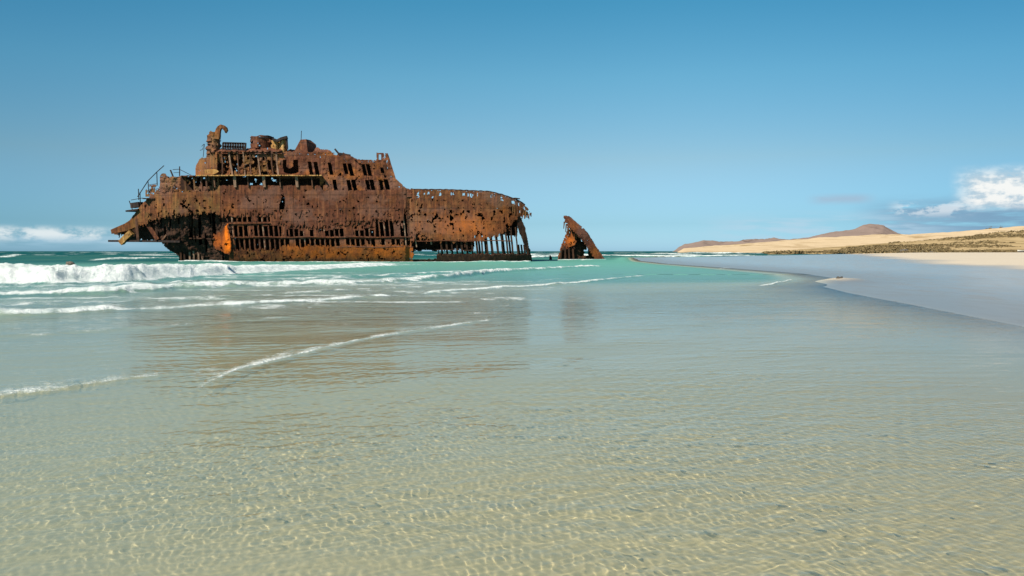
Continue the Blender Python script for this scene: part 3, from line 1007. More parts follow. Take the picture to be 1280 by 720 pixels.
def keep_mid(x, y):
    rot = fbm(x / 3.0, y / 4.0, 22, 4)
    bay = np.floor((x - (y - 268) * 0.10) / 6.3).astype(np.int64)
    inb = np.abs(((x - (y - 268) * 0.10) / 6.3) % 1 - 0.5) < 0.40
    hb = hsh(bay, bay * 0 + 1, 3)
    h2 = hsh(bay, bay * 0 + 2, 3)
    h3 = hsh(bay, bay * 0 + 3, 3)
    jt = (h2 - 0.5) * 4
    k = (y > 262) & (y < 314)
    r1 = inb & (x < 338) & (y > 271 + jt * 0.5) & (y < 277.5) & (hb > 0.2)
    lo2 = np.where(x < 352, 281, np.where(x < 470, 286.5, 276)) + jt
    p2 = np.where(x < 352, 0.12, np.where(x < 470, 0.42, 0.1))
    r2 = inb & (y > lo2) & (y < 295.5 + rag(x, y, 2, 3, 5, 2)) & (h3 > p2) & ~((x > 352) & (x < 358))
    lo3 = 298 + jt * 0.4
    hi3 = np.where(x < 350, 313, 308.5) + rag(x, y, 1.5, 40, 6, 4) + np.where(x < 350, 0, (h3 - 0.5) * 5)
    r3 = inb & (y > lo3) & (y < hi3) & (h2 > np.where(x < 350, 0.1, 0.3))
    k &= ~(r1 | r2 | r3)
    k &= rot < 0.64
    k &= ~((np.abs(x - (506 + (y - 258) * 0.03)) < 2.8) & (y < 311))
    return k & (x > 283 + rag(x, y, 60, 3, 7, 6)) & (x < 514 + rag(x, y, 60, 3, 8, 6))


sheet(FS, 'side_plating', 280, 517, 262, 314, keep_mid, lambda x, y: hull_dep(x, y) + 0.14, M_HULL, 0.55,
      rust=lambda x, y: np.exp(-((y - 311) / 7.0) ** 2) * 0.5 * sstep(x, 335, 375), seed=33)


def keep_bottom(x, y):
    top = np.where(x < 350, 312.5, 308.0) + rag(x, y, 2.0, 50, 41, 8)
    return (y > top) & (x > 287) & (x < 516 + rag(x, y, 60, 3, 9, 5)) & (fbm(x / 3, y / 3, 42, 4) < 0.665)


sheet(FS, 'bottom_plating', 286, 519, 304, 331, keep_bottom, lambda x, y: hull_dep(x, y) - 0.05, M_ORANGE, 0.7,
      rust=lambda x, y: (1.3 * fbm(x / 5, y / 7, 43, 4) - 0.25) * sstep(x, 335, 375) * (1 - sstep(y, 320, 325)) - 0.6 * sstep(350 - x, 0, 12) - 0.5 * sstep(y, 322.5, 325), seed=35, label='orange corroded bottom plating at the waterline')


# the open quarter near the stern: hanging strips, the bright plate and the dark hull step
def keep_quarter(x, y):
    lim = np.interp(x, [200, 206, 213, 222, 226, 229], [300, 308, 313.5, 317, 322, 331])
    st = fbm(x / 2.4, y / 34.0, 51, 3)
    g = (st > 0.40) & (x > 196) & (x < 292) & (y > 262) & (y < lim)
    low = (x > 224) & (y > 306) & (y < 331) & (fbm(x / 2.0, y / 12, 52, 3) > 0.46)
    step_ = (x > 200) & (x < 246) & (y > 300) & (y < lim) & (fbm(x / 4, y / 4, 53, 3) < 0.66)
    return g | (low & (x < 292)) | step_


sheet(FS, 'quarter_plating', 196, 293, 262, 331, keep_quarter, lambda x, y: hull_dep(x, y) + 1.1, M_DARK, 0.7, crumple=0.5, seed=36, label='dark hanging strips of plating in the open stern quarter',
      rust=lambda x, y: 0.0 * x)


def keep_glow(x, y):
    k = (x > 262 + rag(x, y, 50, 3, 61, 5)) & (x < np.interp(y, [278, 288, 300, 312, 320], [285, 286.3, 288.5, 288.8, 287]) + rag(x, y, 50, 2.5, 60, 2))
    k &= (y > np.interp(x, [262, 276, 281, 286, 291], [293, 291, 282, 279, 296]) + rag(x, y, 2.5, 50, 62, 5)) & (y < np.interp(x, [262, 274, 286, 291], [306, 313, 319, 314]) + rag(x, y, 3, 50, 64, 4))
    return k & (fbm(x / 3, y / 5, 63, 3) < 0.70)


def painted_glow(x, y):  # light on the plate, painted as an orange core over its rust
    xc = np.interp(y, [279, 290, 300, 310, 318], [283.5, 283.4, 284.4, 284.6, 283])
    hw = np.interp(y, [279, 288, 298, 306, 313, 318], [1.0, 2.6, 4.0, 5.2, 4.2, 2.0])
    core = np.exp(-((x - xc) / hw) ** 2) * 1.2 * (0.15 + 1.5 * fbm(x / 1.3, y / 9, 65, 4))
    return core * sstep(319 - y, 0, 7) + 0.35 * np.exp(-(((x - 272) / 6) ** 2 + ((y - 302) / 7) ** 2))


sheet(FS, 'bent_plate', 260, 293, 277, 322, keep_glow, lambda x, y: hull_dep(x, y) - 0.25 + 0.012 * np.clip(283 - x, 0, 30) ** 2 * 0.5, M_BRIGHT, 0.5, crumple=0.12,
      rust=painted_glow, seed=37, label='rusty bent plate with a painted-in orange sunlit glow hanging in the open stern quarter')

# keel beam under the forward ribs
sheet(FS, 'keel_plating', 546, 664, 316, 330, lambda x, y: (y > 317.5 + rag(x, y, 2, 50, 71, 4)) & (x < 662.5), lambda x, y: hull_dep(x, y) + 0.1, M_DARK, 0.7, seed=38, thick=0.5)
sheet(FS, 'sunken_plating', 512, 550, 320, 330, lambda x, y: y > 324 + rag(x, y, 3, 50, 72, 3), lambda x, y: hull_dep(x, y) + 0.4, M_DARK, 0.7, seed=39)

# ribs
nrib = 0
rr = np.random.default_rng(77)
x = 239.4
while x < 646:
    lean = 0.10
    if x < 285:
        top, bot = 262, rr.uniform(285, 328)
    elif x < 510:
        top, bot = 262, 320
    elif x < 546:
        top, bot = 285, 303 + rr.uniform(-3, 9)
    else:
        top, bot = 284, 326
    ys = np.linspace(top, bot, 8)
    pts = [FS.pt(x + (yy - 268) * lean + rr.uniform(-.3, .3), yy, hull_dep(x, yy) + (0.42 if x > 285 else 1.7)) for yy in ys]
    w = rr.uniform(0.075, 0.115) * (1.35 if x > 546 else 1)
    v, f = bar_mesh([(pts, w, 0.2)])
    mesh_from('rib', v, f, M_DARK if x < 285 or x > 546 else M_RIB if rr.random() < 0.75 else M_PALERIB, ship)
    nrib += 1
    x += 6.3
for x in (650, 653.5, 657, 660.5):
    bars(FS, 'rib', [([(x - 2, 306, 2.6), (x - 0.5, 318, 2.9), (x, 326, 3.2)], 0.14, 0.2)], M_DARK)
for x in np.arange(596, 640, 7.6):
    bars(FS, 'rib', [([(x, 284, 11.6), (x + 3, 306, 11.9), (x + 5, 326, 12.3)], 0.16, 0.2)], M_DARK)
for x in (150, 166, 176, 188):
    pass
# raking frame at the broken forward end
sheet(FS, 'raking_frame', 636, 664, 268, 328, lambda x, y: np.abs(x - (648 + (y - 272) * 0.29)) < np.interp(y, [268, 285, 305, 326], [2.2, 4.2, 2.4, 1.7]) + rag(x, y, 2, 3, 81, 1.5),
      lambda x, y: hull_dep(x, y) + 0.3, M_DARK, 0.6, thick=0.3, seed=40)

# stringers
for y0, xa, xb in ((279.2, 282, 338), (296.3, 284, 514), (308.6, 420, 517), (312.4, 545, 592), (301, 520, 640)):
    xs = np.linspace(xa, xb, 24)
    v, f = bar_mesh([([FS.pt(q, y0 + 0.4 * math.sin(q * 0.11), hull_dep(q, y0) + 0.02) for q in xs], 0.065, 0.12)])
    mesh_from('stringer', v, f, M_HULL if xa != 545 else M_DARK, ship)

# decks, bulkheads and the far side
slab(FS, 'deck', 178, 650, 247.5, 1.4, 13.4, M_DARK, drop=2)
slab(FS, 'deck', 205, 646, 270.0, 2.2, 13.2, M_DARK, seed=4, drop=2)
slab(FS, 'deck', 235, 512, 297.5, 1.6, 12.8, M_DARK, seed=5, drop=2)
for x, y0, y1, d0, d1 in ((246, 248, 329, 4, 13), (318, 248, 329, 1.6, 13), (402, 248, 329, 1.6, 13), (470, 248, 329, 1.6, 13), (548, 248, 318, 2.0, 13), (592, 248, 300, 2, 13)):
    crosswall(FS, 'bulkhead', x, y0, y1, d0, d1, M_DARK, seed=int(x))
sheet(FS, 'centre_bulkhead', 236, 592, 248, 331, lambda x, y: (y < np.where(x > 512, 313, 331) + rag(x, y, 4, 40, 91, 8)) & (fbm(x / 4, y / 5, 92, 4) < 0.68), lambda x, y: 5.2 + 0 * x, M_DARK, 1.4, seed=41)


def keep_far(x, y):
    top = I(x, HULL_TOP) + np.where(x > 512, 9, 3) + rag(x, y, 3, 60, 93, 4)
    bot = np.where(x < 512, 331, np.where(x < 592, 312, 294)) + rag(x, y, 2.4, 40, 94, 9)
    bot = np.where(x < 230, np.minimum(bot, np.interp(x, [141, 165, 200, 213, 226], [289, 297, 301, 312, 322])), bot)
    return (y > top) & (y < bot) & (fbm(x / 5, y / 5, 95, 4) < 0.78) & (x < 646)


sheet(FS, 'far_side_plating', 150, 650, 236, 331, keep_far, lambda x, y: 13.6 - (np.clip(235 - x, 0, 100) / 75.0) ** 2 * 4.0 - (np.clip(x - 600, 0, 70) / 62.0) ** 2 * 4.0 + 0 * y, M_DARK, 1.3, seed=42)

# stern overhang
sheet(FS, 'stern_wall', 160, 234, 262, 304, lambda x, y: (y < 301) & (y > np.interp(x, [160, 178, 234], [292, 274, 262])) & (fbm(x / 3, y / 7, 96, 4) < 0.63), lambda x, y: hull_dep(x, y) + 2.4, M_DARK, 0.8, crumple=0.5, seed=43)
bars(FS, 'girder', [([(137, 301.2, 7.5), (170, 301.3, 5.2), (200, 301.6, 3.4), (226, 302, 2.4)], 0.16, 0.3)], M_IRON)
bars(FS, 'strut', [([(178.5, 271, 3.4), (188, 285, 3.3), (197.5, 299.5, 3.2)], 0.32, 0.2)], M_HULL)
bars(FS, 'strut', [([(171, 274, 4.0), (173, 300, 4.2)], 0.2, 0.2)], M_RIB)
bars(FS, 'strut', [([(214, 286, 3.2), (203, 300, 3.2)], 0.12, 0.12)], M_RIB)
bars(FS, 'strut', [([(195.5, 270, 3.2), (196.5, 300, 3.4)], 0.2, 0.2)], M_DARK)
bars(FS, 'broken_pipe', [([(165, 290, 5.2), (158, 296.5, 5.6), (151.5, 303.5, 6.0)], 0.42, 0.38)], M_TAN)
bars(FS, 'broken_beam', [([(172, 277, 4.6), (160, 283.5, 5.6), (141.5, 289.5, 7.2)], (0.75, 0.6, 0.35), 0.4)], M_OLIVE)
bars(FS, 'platform', [([(163, 264, 4.6), (178, 262, 3.8)], 0.12, 1.0), ([(166, 257, 4.4), (176, 255.5, 3.8)], 0.4, 0.5)], M_IRON)
for x in (227, 231.5, 238, 243, 249, 254):
    bars(FS, 'rib', [([(x - 1, 305, 3.6), (x, 330, 4.2)], 0.13, 0.2)], M_PALERIB if x > 236 else M_DARK)

# stern house with its ragged bulwark
SH_TOP = [(182, 238), (186, 232), (196, 231), (199.5, 229), (200.5, 219), (203, 216.5), (207, 217), (209.5, 221), (222, 221), (228, 219.5), (280, 219.5)]


def keep_sh(x, y):
    k = (y > I(x, SH_TOP) + rag(x, y, 2, 50, 101, 2)) & (y < 246)
    k &= ~((x > 226) & (x < 243) & (y > 222) & (y < 238) & (fbm(x / 3, y / 6, 102, 3) < 0.62))
    k &= ~((x > 243) & (y > 222) & (y < 233) & (fbm(x / 3.4, y / 5, 103, 3) < 0.60))
    k &= ~((x < 200) & (y < 238) & (fbm(x / 2, y / 3, 104, 3) < 0.5))
    return k & (fbm(x / 2.4, y / 3.4, 105, 4) < 0.66)


stern_house = sheet(FS, 'stern_house', 182, 282, 214, 247, keep_sh, lambda x, y: hull_dep(x, y) + 0.5, M_OLIVE, 0.6, seed=44, crumple=0.35)
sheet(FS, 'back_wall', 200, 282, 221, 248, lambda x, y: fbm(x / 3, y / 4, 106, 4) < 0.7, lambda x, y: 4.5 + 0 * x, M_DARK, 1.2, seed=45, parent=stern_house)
slab(FS, 'roof', 226, 284, 219.5, 0.0, 9.0, M_HULL, th=0.14, seed=7, parent=stern_house, drop=1)
for x in (232, 243, 252, 259, 266, 273):
    bars(FS, 'post', [([(x - 0.5, 221, 0.5), (x + 0.8, 243, 0.5)], 0.12, 0.12)], M_OLIVE, parent=stern_house)

# rails of the stern
rail = bars(FS, 'railing', [([(172, 246, 3.4), (185, 226, 2.4), (196, 215, 1.6), (205, 207, 1.4)], 0.05, 0.05),
                            ([(173, 236, 3.2), (173.5, 250, 3.3)], 0.05, 0.05), ([(185, 226, 2.4), (186, 243, 2.5)], 0.045, 0.045),
                            ([(196, 215, 1.6), (196.5, 232, 1.7)], 0.05, 0.05), ([(186, 231, 2.4), (197, 229.5, 1.8)], 0.03, 0.03),
                            ([(186, 237, 2.4), (197, 236, 1.8)], 0.03, 0.03), ([(164, 250, 4.2), (178, 247.5, 3.4)], 0.04, 0.04), ([(163, 255, 4.2), (176, 253, 3.5)], 0.04, 0.04),
                            ([(175, 240, 3.2), (175.5, 258, 3.4)], 0.05, 0.05), ([(161.5, 251, 4.4), (165.5, 262, 4.4)], 0.05, 0.05)], M_IRON)
bars(FS, 'railing', [([(213, 212.5, 1), (216.5, 221, 1)], 0.09, 0.09), ([(224.5, 208, 1), (224.5, 220, 1)], 0.06, 0.06), ([(216, 212, 1), (224, 211.5, 1), (231, 215, 1), (239, 219, 1)], 0.04, 0.04),
                     ([(217, 216, 1), (224, 215.5, 1)], 0.03, 0.03)], M_IRON)
bars(FS, 'railing', [([(252, 183, 2), (255, 180, 2)], 0.03, 0.03), ([(250, 188, 2), (253, 187, 2), (255.5, 180, 2), (254, 196, 2)], 0.035, 0.035)], M_IRON)

# promenade: open deck slot and bridge frame above it
slab(FS, 'promenade_deck', 245, 402, 218.6, -0.9, 8.5, M_TAN, th=0.16, seed=9, edge=0.5, drop=0.8)
sheet(FS, 'promenade_wall', 262, 404, 219, 236, lambda x, y: fbm(x / 4, y / 5, 111, 4) < 0.72, lambda x, y: 2.6 + 0 * x, M_DARK, 1.1, seed=46)
for x, w in ((293.5, 0.2), (330, 0.2), (371, 0.2), (258, 0.12), (268, 0.10), (310, 0.07), (350, 0.07), (390, 0.08)):
    bars(FS, 'stanchion', [([(x - 0.6, 219, -0.35), (x + 0.8, 234, -0.15)], w, 0.15)], M_PALERIB if w > 0.15 else M_RIB)

bridge = sheet(FS, 'bridge_wall', 262, 352, 187, 221, lambda x, y: (y > 190) & (fbm(x / 4.2, y / 5, 112, 4) < 0.76), lambda x, y: 3.4 + 0 * x, M_DARK, 1.0, seed=47)
slab(FS, 'roof', 262, 352, 188.5, -0.2, 8.2, M_HULL, th=0.2, seed=10, edge=1.0, parent=bridge, drop=1.2)
BL_TOP = [(244, 214), (245.5, 206), (249.5, 199), (253, 196.5), (256, 198), (262, 196), (266, 192), (270, 190)]
sheet(FS, 'wing_plate', 244, 271, 188, 219, lambda x, y: (y > I(x, BL_TOP) + rag(x, y, 2, 40, 113, 2)) & (x > 244.5) & (fbm(x / 2.5, y / 3, 114, 4) < 0.74), lambda x, y: (268 - x) * 0.07, M_OLIVE, 0.55,
      rust=lambda x, y: 0.22 * sstep(262 - x, 0, 14) * (y > 200), seed=48, parent=bridge)
sheet(FS, 'canvas_like_plate', 255, 273, 210, 219, lambda x, y: ((x - 264) / 9.0) ** 2 + ((y - 214.5) / 3.2) ** 2 < 1 + rag(x, y, 2, 2, 115, 0.6), lambda x, y: -0.4 + 0 * x, M_TAN, 0.5, seed=49, parent=bridge).name = 'tan_plate'
for k, (xa, xb, w, mt) in enumerate(((268, 270, .14, 0), (277, 278, .08, 1), (286, 291, .13, 2), (297, 298.5, .07, 1), (304, 306.5, .09, 2), (313, 314, .09, 1), (322, 325.5, .09, 2), (330, 336, .08, 1),
                                     (339.5, 341.5, .10, 1), (345.5, 348, .13, 2))):
    bars(FS, 'post', [([(xa, 190, 0.1), ((xa + xb) / 2 + rr.uniform(-1, 1), 204, 0.1 + rr.uniform(-.3, .3)), (xb, 219, 0.1)], w, 0.1)], (M_OLIVE, M_RIB, M_PALERIB)[mt], parent=bridge)
sheet(FS, 'torn_plating', 266, 350, 190, 219, lambda x, y: (fbm(x / 3.2, y / 4.6, 116, 4) > 0.46 + 0.05 * (np.abs(y - 206) < 6)), lambda x, y: 0.2 + 0.0 * y, M_OLIVE, 0.6, crumple=0.3, seed=50, parent=bridge)

# deckhouse with the paired window openings
DH_TOP = [(346, 189.5), (380, 190), (414, 190.3), (417, 193), (424, 196), (430, 192.8), (436, 194), (447, 199.3), (470.3, 200.3), (470.8, 190.6), (484.5, 191.8), (486, 195), (494.5, 223), (500, 228), (507, 235), (518, 238)]
WIN = [(386.8, 202, 389.8, 219.5, 2.3), (394.2, 202.5, 397.3, 219.8, 2.5), (411.8, 203.5, 414.6, 218.5, 2.4), (430.2, 204, 433.6, 217.5, 2.3), (436.4, 204, 440.5, 219.8, 2.5),
       (453.8, 205.3, 457.2, 219.5, 2.3), (459.4, 205, 463, 220, 2.5), (482.2, 206, 483.4, 212.5, 1.8), (477.6, 209, 478.6, 216.5, 2.3),
       (417.6, 224.3, 420.3, 241, 2.3), (435.2, 225, 438.4, 241.3, 2.4), (441.4, 224.6, 445.2, 241.3, 2.6), (458.6, 225, 461.8, 240.8, 2.3), (464.2, 224.5, 467.4, 241, 2.6), (475.4, 225, 478.6, 241, 2.3), (481.8, 224, 486.2, 241.2, 2.9)]


def keep_dh(x, y):
    k = (y > I(x, DH_TOP) + rag(x, y, 2.2, 50, 121, 1.2)) & (y < 246) & (x < 519)
    for xt, ya, xb, yb, hw in WIN:
        xc = xt + (xb - xt) * (y - ya) / (yb - ya)
        k &= ~((np.abs(x - xc) < hw * (1 + rag(x, y, 2, 4, 122, 0.35))) & (y > ya) & (y < yb))
    # burst pair near the bridge
    k &= ~(((x > 353.5) & (x < 358) | (x > 366.5) & (x < 372.5)) & (y > 199.5) & (y < 211))
    k &= ~((np.abs(x - 364) < 9.5) & (y > 207 + 3.5 * np.exp(-((x - 362) / 4.0) ** 2)) & (y < 217.5 - ((x - 364) / 6.0) ** 2))
    k &= ~((np.abs(x - 475.0) < 1.5) & (y > 192.8) & (y < 199.5))
    # open slot of the promenade under the first part
    k &= ~((x < 400) & (y > 222.5 + rag(x, y, 3, 50, 123, 1)))
    k &= ~((x < 404) & (y > 231.5))
    k &= fbm(x / 2.6, y / 3.2, 124, 4) < 0.73
    return k


dh = sheet(FS, 'deckhouse', 346, 520, 188, 246, keep_dh, lambda x, y: 0.12 + 0.004 * (240 - y) + 0 * x, M_HULL, 0.45, crumple=0.12, jag=0.22, seed=51,
           rust=lambda x, y: 0.35 * sstep(fbm(x / 16, y / 12, 125, 3), 0.5, 0.7))
slab(FS, 'roof', 346, 418, 190.8, 0.3, 8.4, M_HULL, th=0.15, seed=11, parent=dh, edge=0.3)
slab(FS, 'roof', 420, 472, 200.8, 0.3, 8.4, M_HULL, th=0.15, seed=12, parent=dh, edge=0.3)
slab(FS, 'floor', 350, 494, 222.6, 0.4, 8.4, M_DARK, th=0.15, seed=13, parent=dh, edge=0.3)
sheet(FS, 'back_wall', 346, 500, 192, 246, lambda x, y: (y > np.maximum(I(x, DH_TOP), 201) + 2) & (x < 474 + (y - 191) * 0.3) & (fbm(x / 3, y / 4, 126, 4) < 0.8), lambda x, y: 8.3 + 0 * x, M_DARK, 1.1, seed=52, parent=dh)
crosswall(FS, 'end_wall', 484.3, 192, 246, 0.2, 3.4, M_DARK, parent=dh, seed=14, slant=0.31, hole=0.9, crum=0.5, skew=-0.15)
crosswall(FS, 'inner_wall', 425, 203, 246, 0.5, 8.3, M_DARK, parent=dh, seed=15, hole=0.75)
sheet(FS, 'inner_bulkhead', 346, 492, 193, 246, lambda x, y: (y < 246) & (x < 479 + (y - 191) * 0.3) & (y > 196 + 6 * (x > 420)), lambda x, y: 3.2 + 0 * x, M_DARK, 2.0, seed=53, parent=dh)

# roof clutter
col = []
for i, y in enumerate(np.linspace(198, 165.5, 22)):
    w = 0.80 * (1 + 0.10 * math.sin(i * 1.9) + rr.uniform(-.10, .10)) * (1 if i < 17 else 1 - (i - 16) * 0.07)
    col.append((266.6 + 0.6 * math.sin(i * 0.7) + 0.05 * i, y, 1.6, w))
vc = bars(FS, 'vent_column', [([c[:3] for c in col], np.array([c[3] for c in col]), np.array([c[3] for c in col]) * 0.9)], M_OLIVE)
sheet(FS, 'torn_casing', 257, 278, 163, 199, lambda x, y: (np.abs(x - 267.0) < np.interp(y, [163, 168, 182, 198], [3.2, 6.2, 7.2, 8.6]) + rag(x, y, 50, 2.2, 181, 4)) & (y > 164.5 + rag(x, y, 2, 50, 182, 5)) & (fbm(x / 2.2, y / 3, 183, 4) < 0.62),
      lambda x, y: 0.6 + 0.02 * (x - 267) ** 2, M_OLIVE, 0.5, crumple=0.25, seed=64, parent=vc)
hk = [(271.5, 174), (272, 170), (272.4, 166), (273.2, 162.4), (274.8, 159.6), (277, 158.2), (279.6, 158.8), (281.6, 160.8), (282.8, 163.4), (282.4, 166.4)]
bars(FS, 'davit', [([(a, b, 0.9) for a, b in hk], np.array([.38, .40, .36, .34, .30, .30, .26, .30, .24, .08]), np.array([.4, .36, .34, .3, .3, .3, .3, .3, .25, .12]))], M_OLIVE)
rl = [([(278.5, 178.6, 1.0), (306.5, 179.4, 1.0)], 0.13, 0.1), ([(278.5, 183.2, 1.0), (305.5, 184.0, 1.0)], 0.13, 0.1)]
for i, x in enumerate(np.arange(279, 307, 3.1)):
    rl.append(([(x, 178.6, 1.0), (x - 0.4, 189, 1.0)], 0.13, 0.1))
bars(FS, 'railing', rl, M_IRON)
sheet(FS, 'roof_wreckage', 266, 352, 182, 192, lambda x, y: y > 186.2 + rag(x, y, 2.0, 40, 131, 7), lambda x, y: 0.5 + 0.25 * (190 - y), M_HULL, 0.6, crumple=0.5, seed=54)


def drum(px, py0, py1, rpx, mat, name, dep, seed, holes=0.66, n=40):
    v, f = [], []
    rows = 16
    rag_top = [2.8 * (vnoise(np.array([i * 0.45]), np.array([seed * 1.0]), seed)[0] - 0.5) for i in range(n)]
    rag_top[0:3] = [1.0, 2.4, 1.2]
    for j in range(rows):
        for i in range(n):
            a = 6.2832 * i / n
            y = py1 + (py0 + rag_top[i] - py1) * j / (rows - 1)
            rad = rpx * KS * (1 + 0.05 * math.sin(a * 3 + j * 0.4))
            c = FS.pt(px, y, dep)
            v.append((c[0] + rad * math.cos(a), c[1] + rad * math.sin(a), c[2]))
    for j in range(rows - 1):
        for i in range(n):
            if fbm(np.array([i / 3.0]), np.array([j / 2.6]), seed, 3)[0] < holes:
                f.append([j * n + i, j * n + (i + 1) % n, (j + 1) * n + (i + 1) % n, (j + 1) * n + i])
    o = mesh_from(name, v, f, mat, ship)
    md = o.modifiers.new('thickness', 'SOLIDIFY')
    md.thickness = 0.09
    return o


drum(327.5, 171.5, 191.5, 13.8, M_HULL, 'funnel', 3.2, 141)
bars(FS, 'funnel_band', [([FS and (327.5 + 14.3 * math.cos(a), 171.8, 3.2 + 14.3 * KS * math.sin(a)) for a in np.linspace(0, 6.28, 25)], 0.09, 0.07)], M_IRON)


def vent(x0, x1, y0, y1, mat, seed):
    sheet(FS, 'vent_head', x0, x1, y0, y1, lambda x, y: (y > y0 + 1.5 + rag(x, y, 1.5, 30, seed, 5)) & (fbm(x / 2, y / 2.4, seed + 1, 3) < 0.66), lambda x, y: 1.4 + ((x - (x0 + x1) / 2) / (x1 - x0) * 2) ** 2 * 0.9, mat, 0.5, thick=0.2, seed=seed)
    v, f = bar_mesh([([FS.pt((x0 + x1) / 2, yy, 2.3) for yy in (y1, y0 + 3)], 0.45, 0.4)])
    mesh_from('vent_pipe', v, f, M_IRON, ship)


vent(339.5, 348.5, 174, 191, M_TAN, 151)
vent(348.5, 359, 172, 190, M_TAN, 155)
bars(FS, 'vent_cap', [([(341, 174, 1.2), (347, 176, 1.2), (352, 173.5, 1.2), (359, 171.6, 1.2)], 0.2, 0.3), ([(358.2, 171, 1.2), (359.2, 186, 1.3)], 0.12, 0.12)], M_IRON)


def wedge():
    pts = [(367.5, 191, 0.6), (376, 175.2, 1.0), (382.5, 174.6, 1.0), (384.5, 191, 0.4), (395.5, 191, 3.0), (394.5, 181, 3.0), (388, 176, 2.6), (367.5, 191, 4.0), (377, 176, 3.6)]
    v = [FS.pt(*p) for p in pts]
    f = [[0, 1, 2, 3], [3, 2, 6, 5, 4], [7, 8, 1, 0], [1, 8, 6, 2]]
    o = mesh_from('skylight_house', v, f, M_HULL, ship)
    md = o.modifiers.new('thickness', 'SOLIDIFY')
    md.thickness = 0.1


wedge()
sheet(FS, 'roof_wreckage', 356, 447, 178, 202, lambda x, y: (y > I(x, [(356, 189), (362, 187), (368, 188), (386, 189), (396, 184.6), (402, 186.5), (408, 187), (413, 189), (418, 195), (422, 193.5), (428, 191.2), (438, 195), (446, 200)]) + rag(x, y, 2, 40, 161, 3.5)) & (y < I(x, DH_TOP) + 2), lambda x, y: 0.9 + 0.2 * (195 - y), M_HULL, 0.55, crumple=0.5, seed=55)
bars(FS, 'antenna', [([(376.4, 175, 1.2), (376.8, 163.5, 1.2)], 0.04, 0.04)], M_IRON)
bars(FS, 'antenna', [([(418.5, 186.2, 1.0), (425.5, 194.6, 1.0)], 0.13, 0.1), ([(424, 192, 1.0), (438, 194.5, 1.0)], 0.16, 0.15)], M_IRON)
# rail over the forward sheer
fr = []
for x in np.arange(516, 655, 8.2):
    yt = I(x, HULL_TOP)
    fr.append(([(x, yt + 0.2, hull_dep(x, yt) + 0.2), (x, yt + 6, hull_dep(x, yt) + 0.2)], 0.06, 0.06))
xs = np.linspace(514, 656, 40)
fr.append(([(q, I(q, HULL_TOP) - 0.6 + 0.3 * math.sin(q), hull_dep(q, 240) + 0.15) for q in xs], 0.10, 0.12))
bars(FS, 'bulwark_rail', fr, M_DARK)
# tatters hanging from the forward overhang
for x in np.arange(641, 663, 1.9):
    y0 = I(x, HULL_TOP) + 6
    bars(FS, 'torn_strip', [([(x, y0, hull_dep(x, 262)), (x + rr.uniform(-1, 1), 270 + rr.uniform(-3, 4.5), hull_dep(x, 262))], (0.16, 0.05), 0.05)], M_OLIVE)

# ------------------------------------------------------------ the broken bow fragment
BOW_D, KB = 142.0, 0.142
bow = bpy.data.objects.new('bow_fragment', None)
COL.objects.link(bow)
bow.location = ((725 - 640) * KB, BOW_D, 0)
bow['label'] = 'small pointed rusty bow fragment standing alone in the surf right of the shipwreck'
bow['category'] = 'wreckage'
FB = Frame(bow, 725.0, KB, BOW_D)
OUT = [(270, 705.5), (271, 712), (278, 720), (285, 728.5), (293, 735.5), (303, 741.5), (313, 748), (326, 757)]
INN = [(270, 705), (277, 706.5), (284, 711), (290, 718), (296, 723.5), (303, 730), (312, 736.5), (326, 745)]


def keep_band(x, y):
    return (x < I(y, OUT) + rag(x, y, 50, 2.5, 171, 1.4)) & (x > I(y, INN) + rag(x, y, 50, 2.0, 172, 2.5)) & (y > 270) & (fbm(x / 2.4, y / 3, 173, 4) < 0.72)


def band_dep(s):
    def f(x, y):
        return s * (I(y, OUT) - x) * 0.17 + 0.0
    return f


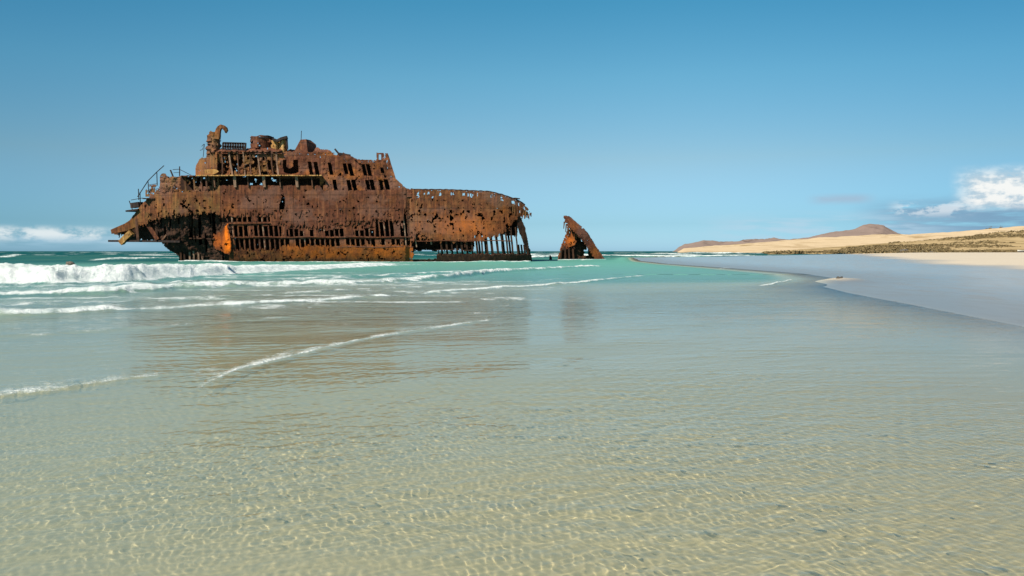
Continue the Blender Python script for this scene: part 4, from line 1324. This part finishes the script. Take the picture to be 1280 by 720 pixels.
sheet(FB, 'stem_plating', 703, 758, 269, 328, keep_band, band_dep(-1), M_HULL, 0.55, thick=0.16, crumple=0.12, seed=60, rust=lambda x, y: 0.55 * np.exp(-(((x - 744) / 6) ** 2 + ((y - 315) / 7) ** 2)) + 0.3 * np.exp(-(((x - 716) / 6) ** 2 + ((y - 283) / 8) ** 2)))
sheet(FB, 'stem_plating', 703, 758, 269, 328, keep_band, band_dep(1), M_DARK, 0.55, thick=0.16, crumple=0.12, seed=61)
PL_L = [(282, 710), (290, 708.5), (298, 705), (306, 702), (316, 699), (327, 696.5)]
PL_R = [(282, 713), (288, 721), (294, 724), (300, 722), (306, 719), (309, 712), (314, 706), (327, 703)]
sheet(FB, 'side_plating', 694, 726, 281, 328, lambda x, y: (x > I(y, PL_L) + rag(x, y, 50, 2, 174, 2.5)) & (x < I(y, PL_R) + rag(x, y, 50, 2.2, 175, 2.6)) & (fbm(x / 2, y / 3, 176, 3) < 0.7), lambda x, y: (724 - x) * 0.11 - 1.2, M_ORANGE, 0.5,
      thick=0.14, seed=62, rust=lambda x, y: 0.9 * np.exp(-(((x - 713) / 6) ** 2 + ((y - 301) / 6.5) ** 2)), label='orange side plate of the bow fragment with its sunlit tone painted in')  # orange peak paints the sunlit look of this face over its rust


def keep_in(x, y):
    k = (x > np.interp(y, [288, 300, 312, 327], [716, 711, 703, 697])) & (x < np.interp(y, [288, 296, 303, 310, 327], [720, 729, 735, 741, 752]))
    k &= ~((np.abs(x - 733.0) < 2.8 + rag(x, y, 2, 2, 177, 3)) & (y > 312) & (y < 319.5))
    k &= ~((np.abs(x - 727.5) < 1.6) & (np.abs(y - 300.5) < 1.8))
    k &= ~((y < 312) & (x > 733) & (y > 306 + rag(x, y, 2, 2, 178, 3)))
    return k & (y > 289 + rag(x, y, 2, 2, 179, 3))


sheet(FB, 'inner_frame', 696, 753, 286, 328, keep_in, lambda x, y: 0.9 + 0 * x, M_DARK, 0.6, thick=0.3, crumple=0.5, seed=63)
for x0, y0, x1, y1 in ((705.5, 277, 704.6, 286), (708, 280, 707, 290), (710, 284, 709.3, 291)):
    bars(FB, 'torn_strip', [([(x0, y0, -0.6), (x1, y1, -0.5)], (0.13, 0.06), 0.06)], M_RIB)
for x0, x1 in ((702, 700), (706.5, 706), (711, 711.5), (716, 717)):
    bars(FB, 'rib', [([(x0, 310, 0.3), (x1, 328, 0.2)], 0.14, 0.16)], M_DARK)

stump = bars(Frame(None, 688.0, KB, BOW_D), 'wreck_stump', [([(688, 326.5, 0), (688.2, 322, 0.1), (687.6, 319.6, 0)], (0.24, 0.2, 0.12), 0.2), ([(689.4, 326.5, 0.3), (689.2, 321.2, 0.3)], 0.1, 0.12)], M_IRON)
stump.location = ((688 - 640) * KB, BOW_D, 0)
stump['label'], stump['category'] = 'short dark iron stump in the foam between shipwreck and bow fragment', 'wreckage'
